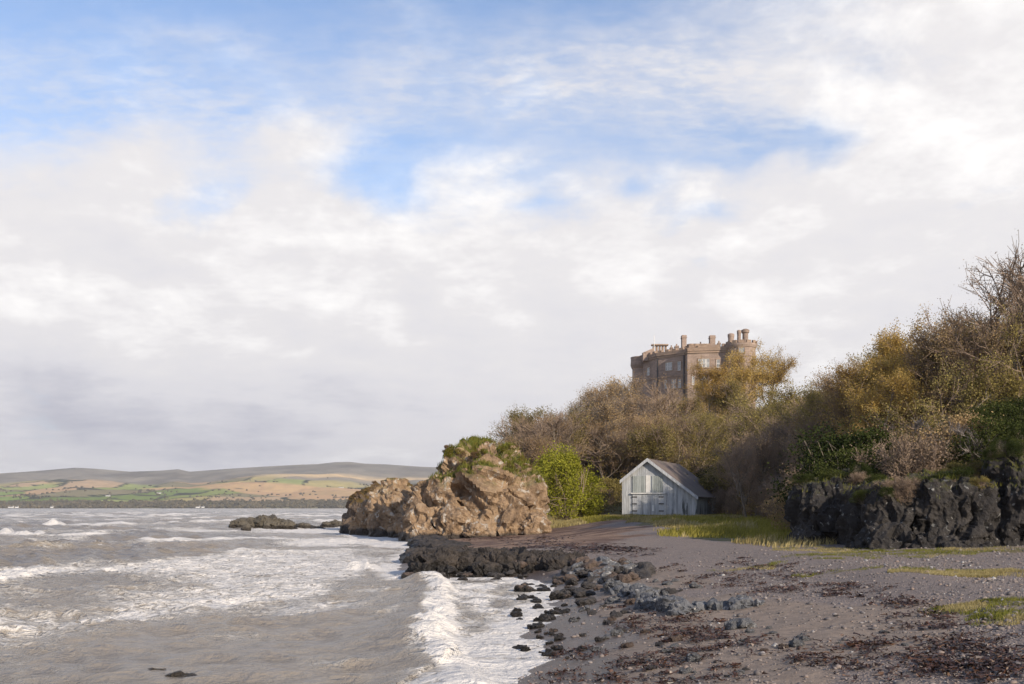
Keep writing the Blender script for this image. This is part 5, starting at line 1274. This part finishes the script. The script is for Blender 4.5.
V = np.stack([pv[..., 0] * np.cos(a)[:, None] - pv[..., 1] * np.sin(a)[:, None] + X[:, None], pv[..., 0] * np.sin(a)[:, None] + pv[..., 1] * np.cos(a)[:, None] + Y[:, None], pv[..., 2] + Zg[:, None] + sz_[:, None] * .15], -1).reshape(-1, 3)
Fc = (np.arange(n)[:, None, None] * len(ip) + fp[None]).reshape(-1, 3)
tag(obj('pebbles', mesh_np('pebbles', V, Fc, [m_peb], smooth=True)), 'grey and reddish pebbles of the shingle beach', kind='stuff')

# seaweed: strands cast up in heaps along the wrack lines
m_weed, g, b = new_mat('dry_wrack'); isl = g.n.new('ShaderNodeNewGeometry').outputs['Random Per Island']
g.put(b.inputs['Base Color'], g.ramp(isl, [(0, (.022, .012, .010)), (.6, (.050, .024, .017)), (.92, (.085, .040, .024)), (1, (.12, .065, .03))])); b.inputs['Roughness'].default_value = .45
WL = [((735, 563), (900, 603), 130, 9), ((700, 575), (800, 592), 50, 7), ((895, 600), (1010, 668), 120, 14), ((850, 640), (990, 676), 80, 8), ((770, 655), (850, 668), 30, 6), ((640, 668), (760, 640), 60, 12), ((655, 630), (720, 640), 70, 9),
      ((560, 655), (640, 662), 40, 9), ((600, 628), (700, 620), 45, 7), ((610, 600), (660, 612), 30, 6), ((880, 674), (1020, 664), 30, 5), ((520, 543), (640, 552), 120, 5), ((450, 541), (560, 536), 60, 3), ((600, 560), (760, 590), 60, 10), ((540, 680), (720, 678), 40, 6)]
Cx, Cy = [], []
for (x0, y0), (x1, y1), n, sp in WL:
    for k in range(int(n * .42)):
        t = R.uniform(0, 1); t = t + .08 * math.sin(t * 23); x, y = gp(x0 + (x1 - x0) * t + R.normal(0, sp * 1.5), min(683, y0 + (y1 - y0) * t + R.normal(0, sp * .5)))
        m_ = int(R.integers(6, 26)); sg = R.uniform(.04, .15) * (1 if y < 30 else 3)
        Cx.append(x + R.normal(0, sg * 1.6, m_)); Cy.append(y + R.normal(0, sg, m_))
X, Y = np.concatenate(Cx), np.concatenate(Cy); ok = poly_sdf(X, Y, SHORE) > .15; X, Y = X[ok], Y[ok]; n = len(X); Zg = ground_z(X, Y)
a = R.uniform(0, 6.283, n); L_ = R.uniform(.04, .13, n) * np.where(Y > 30, 2.4, 1); W_ = R.uniform(.005, .014, n) * np.where(Y > 30, 2.4, 1); P_ = np.stack([X, Y, Zg + R.uniform(.004, .035, n)], 1); rows = []
for j in range(4):
    f = j / 3.; aa = a + np.cumsum(np.zeros(n)) + f * R.normal(0, .9, n); st = np.stack([np.cos(aa) * L_ * f, np.sin(aa) * L_ * f, R.uniform(-.01, .03, n) * (j > 0)], 1)
    wv = np.stack([-np.sin(aa) * W_, np.cos(aa) * W_, R.normal(0, .006, n)], 1); rows += [P_ + st - wv, P_ + st + wv]
V = np.stack(rows, 1).reshape(-1, 3); i = np.arange(n)[:, None] * 8; Fc = np.concatenate([i + np.array([[2 * j, 2 * j + 1, 2 * j + 3, 2 * j + 2]]) for j in range(3)])
tag(obj('seaweed', mesh_np('seaweed', V, Fc, [m_weed])), 'dark red brown seaweed cast up along the beach', kind='stuff')

# spray thrown off the breaking crest
m_spray, g, b = new_mat('sea_spray'); g.put(b.inputs['Base Color'], g.ramp(g.noise(g.coord(), 3.0, 2), [(.3, (.50, .49, .47)), (.7, (.60, .59, .57))])); b.inputs['Roughness'].default_value = .6
pl = BREAK[0][0]; n = 2000; seg = R.uniform(0, len(pl) - 1.001, n); i0 = seg.astype(int); f = seg - i0; PL = np.array(pl)
X = PL[i0, 0] * (1 - f) + PL[i0 + 1, 0] * f; Y = PL[i0, 1] * (1 - f) + PL[i0 + 1, 1] * f; ok = (Y > 10) & (fbm2(Y * .9, Y * 0, 3, 19) + R.normal(0, .3, n) > -.1); X, Y = X[ok], Y[ok]; n = len(X)
X = X + R.normal(.12, .22, n); Z_ = .10 + np.abs(R.normal(0, .10, n)); r_ = R.uniform(.003, .010, n); iv, fv = ico(1)
V = (iv[None] * r_[:, None, None] + np.stack([X, Y, Z_], 1)[:, None, :]).reshape(-1, 3)
tag(obj('spray', mesh_np('spray', V, (np.arange(n)[:, None, None] * len(iv) + fv[None]).reshape(-1, 3), [m_spray], smooth=True)), 'white spray flecks over the breaking crest', kind='stuff')

# ------------------------------------------------------------------ far shore: woods by the water, hedgerow trees, white houses
n = 5200; U = R.uniform(-.56, .02, n); D = np.where(R.uniform(0, 1, n) < .62, R.uniform(2890, 3080, n), R.uniform(3080, 4300, n)); X, Y = U * D, D
pxq = X / Y * F + CX; wd_ = fbm2(X / 150, Y / 90, 3, 65)
ok = np.where(Y < 3080, (wd_ > -.55) & (Y > 2900), (wd_ - (Y - 3080) / 1500 > .12) | (R.uniform(0, 1, n) < .06)); X, Y = X[ok], Y[ok]; n = len(X); Zg = hill_z(X, Y)
h = R.uniform(4, 10, n) * np.where(Y > 3080, .62, 1); r_ = R.uniform(3.5, 8, n) * np.where(Y > 3080, .7, 1); iv, fv = ico(2)
pv = iv[None] * (1 + R.uniform(-.3, .3, (n, len(iv), 1))); V = np.stack([pv[..., 0] * r_[:, None] + X[:, None], pv[..., 1] * r_[:, None] + Y[:, None], pv[..., 2] * h[:, None] * .6 + Zg[:, None] + h[:, None] * .45], -1).reshape(-1, 3)
m_fw = leaf_mat('far_woodland_leaf', (.055, .052, .036), (.09, .080, .052), (.14, .115, .07), .1, .012, 0)
tag(obj('far_woodland', mesh_np('far_woodland', V, (np.arange(n)[:, None, None] * len(iv) + fv[None]).reshape(-1, 3), [m_fw])), 'dark woods and hedgerow trees along the far shore', kind='stuff')
for px, d, w, lab in ((11, 2895, 15, 'long pale farmhouse at the far left of the far shore'), (17, 2900, 9, 'small farm building right beside the long pale farmhouse'), (52, 2895, 7, 'lone small white cottage right of the far farmhouse'),
                      (198, 2895, 11, 'brightest white cottage by the water in the middle of far shore'), (203, 2898, 7, 'white outbuilding touching the brightest white cottage'), (341, 3950, 20, 'white farmhouse high on the far fields near the headland'),
                      (108, 3500, 14, 'grey farmhouse among hedges in the middle far fields'), (159, 3700, 14, 'small pale farmhouse in green fields below the far knoll')):
    x = (px - CX) / F * d; z = float(hill_z(np.array([x]), np.array([float(d)]))[0])
    if d < 2950: z = max(z, 2.0)
    h_ = empty('cottage', (x, d, z - .5), 0, lab, 'house'); h_.scale = (1, 1, .62); wv = w / 2; dp_ = 3.4
    MB().raw([(-wv, -dp_, 0), (wv, -dp_, 0), (wv, dp_, 0), (-wv, dp_, 0), (-wv, -dp_, 5.2), (wv, -dp_, 5.2), (wv, dp_, 5.2), (-wv, dp_, 5.2), (-wv, 0, 8.2), (wv, 0, 8.2)], [(0, 3, 2, 1), (0, 1, 5, 4), (2, 3, 7, 6), (1, 2, 6, 9, 5), (3, 0, 4, 8, 7)]).build('wall', m_white, h_)
    rf = MB().raw([(-wv - .4, -dp_ - .6, 4.9), (wv + .4, -dp_ - .6, 4.9), (wv + .4, 0, 8.5), (-wv - .4, 0, 8.5), (wv + .4, dp_ + .6, 4.9), (-wv - .4, dp_ + .6, 4.9)], [(0, 1, 2, 3), (3, 2, 4, 5)]).build('roof', m_slate, h_)
    MB().box(wv - 1.4, wv - .2, -.6, .6, 7.6, 9.6).build('chimney', m_white, rf)

# ------------------------------------------------------------------ sea air: one closed box of even haze, the sky outside it
m_hz = bpy.data.materials.new('sea_haze'); m_hz.use_nodes = True; t_ = m_hz.node_tree
for n_ in list(t_.nodes): t_.nodes.remove(n_)
o_ = t_.nodes.new('ShaderNodeOutputMaterial'); v_ = t_.nodes.new('ShaderNodeVolumePrincipled')
v_.inputs['Color'].default_value = (0.92, 0.94, 1.0, 1); v_.inputs['Density'].default_value = HAZE_DENSITY; v_.inputs['Anisotropy'].default_value = 0.25
t_.links.new(v_.outputs[0], o_.inputs['Volume'])
hb = MB().box(-9500, 9500, -9300, 9300, -9, 420).build('haze', m_hz); tag(hb, 'thin pale sea haze over the bay', kind='stuff')
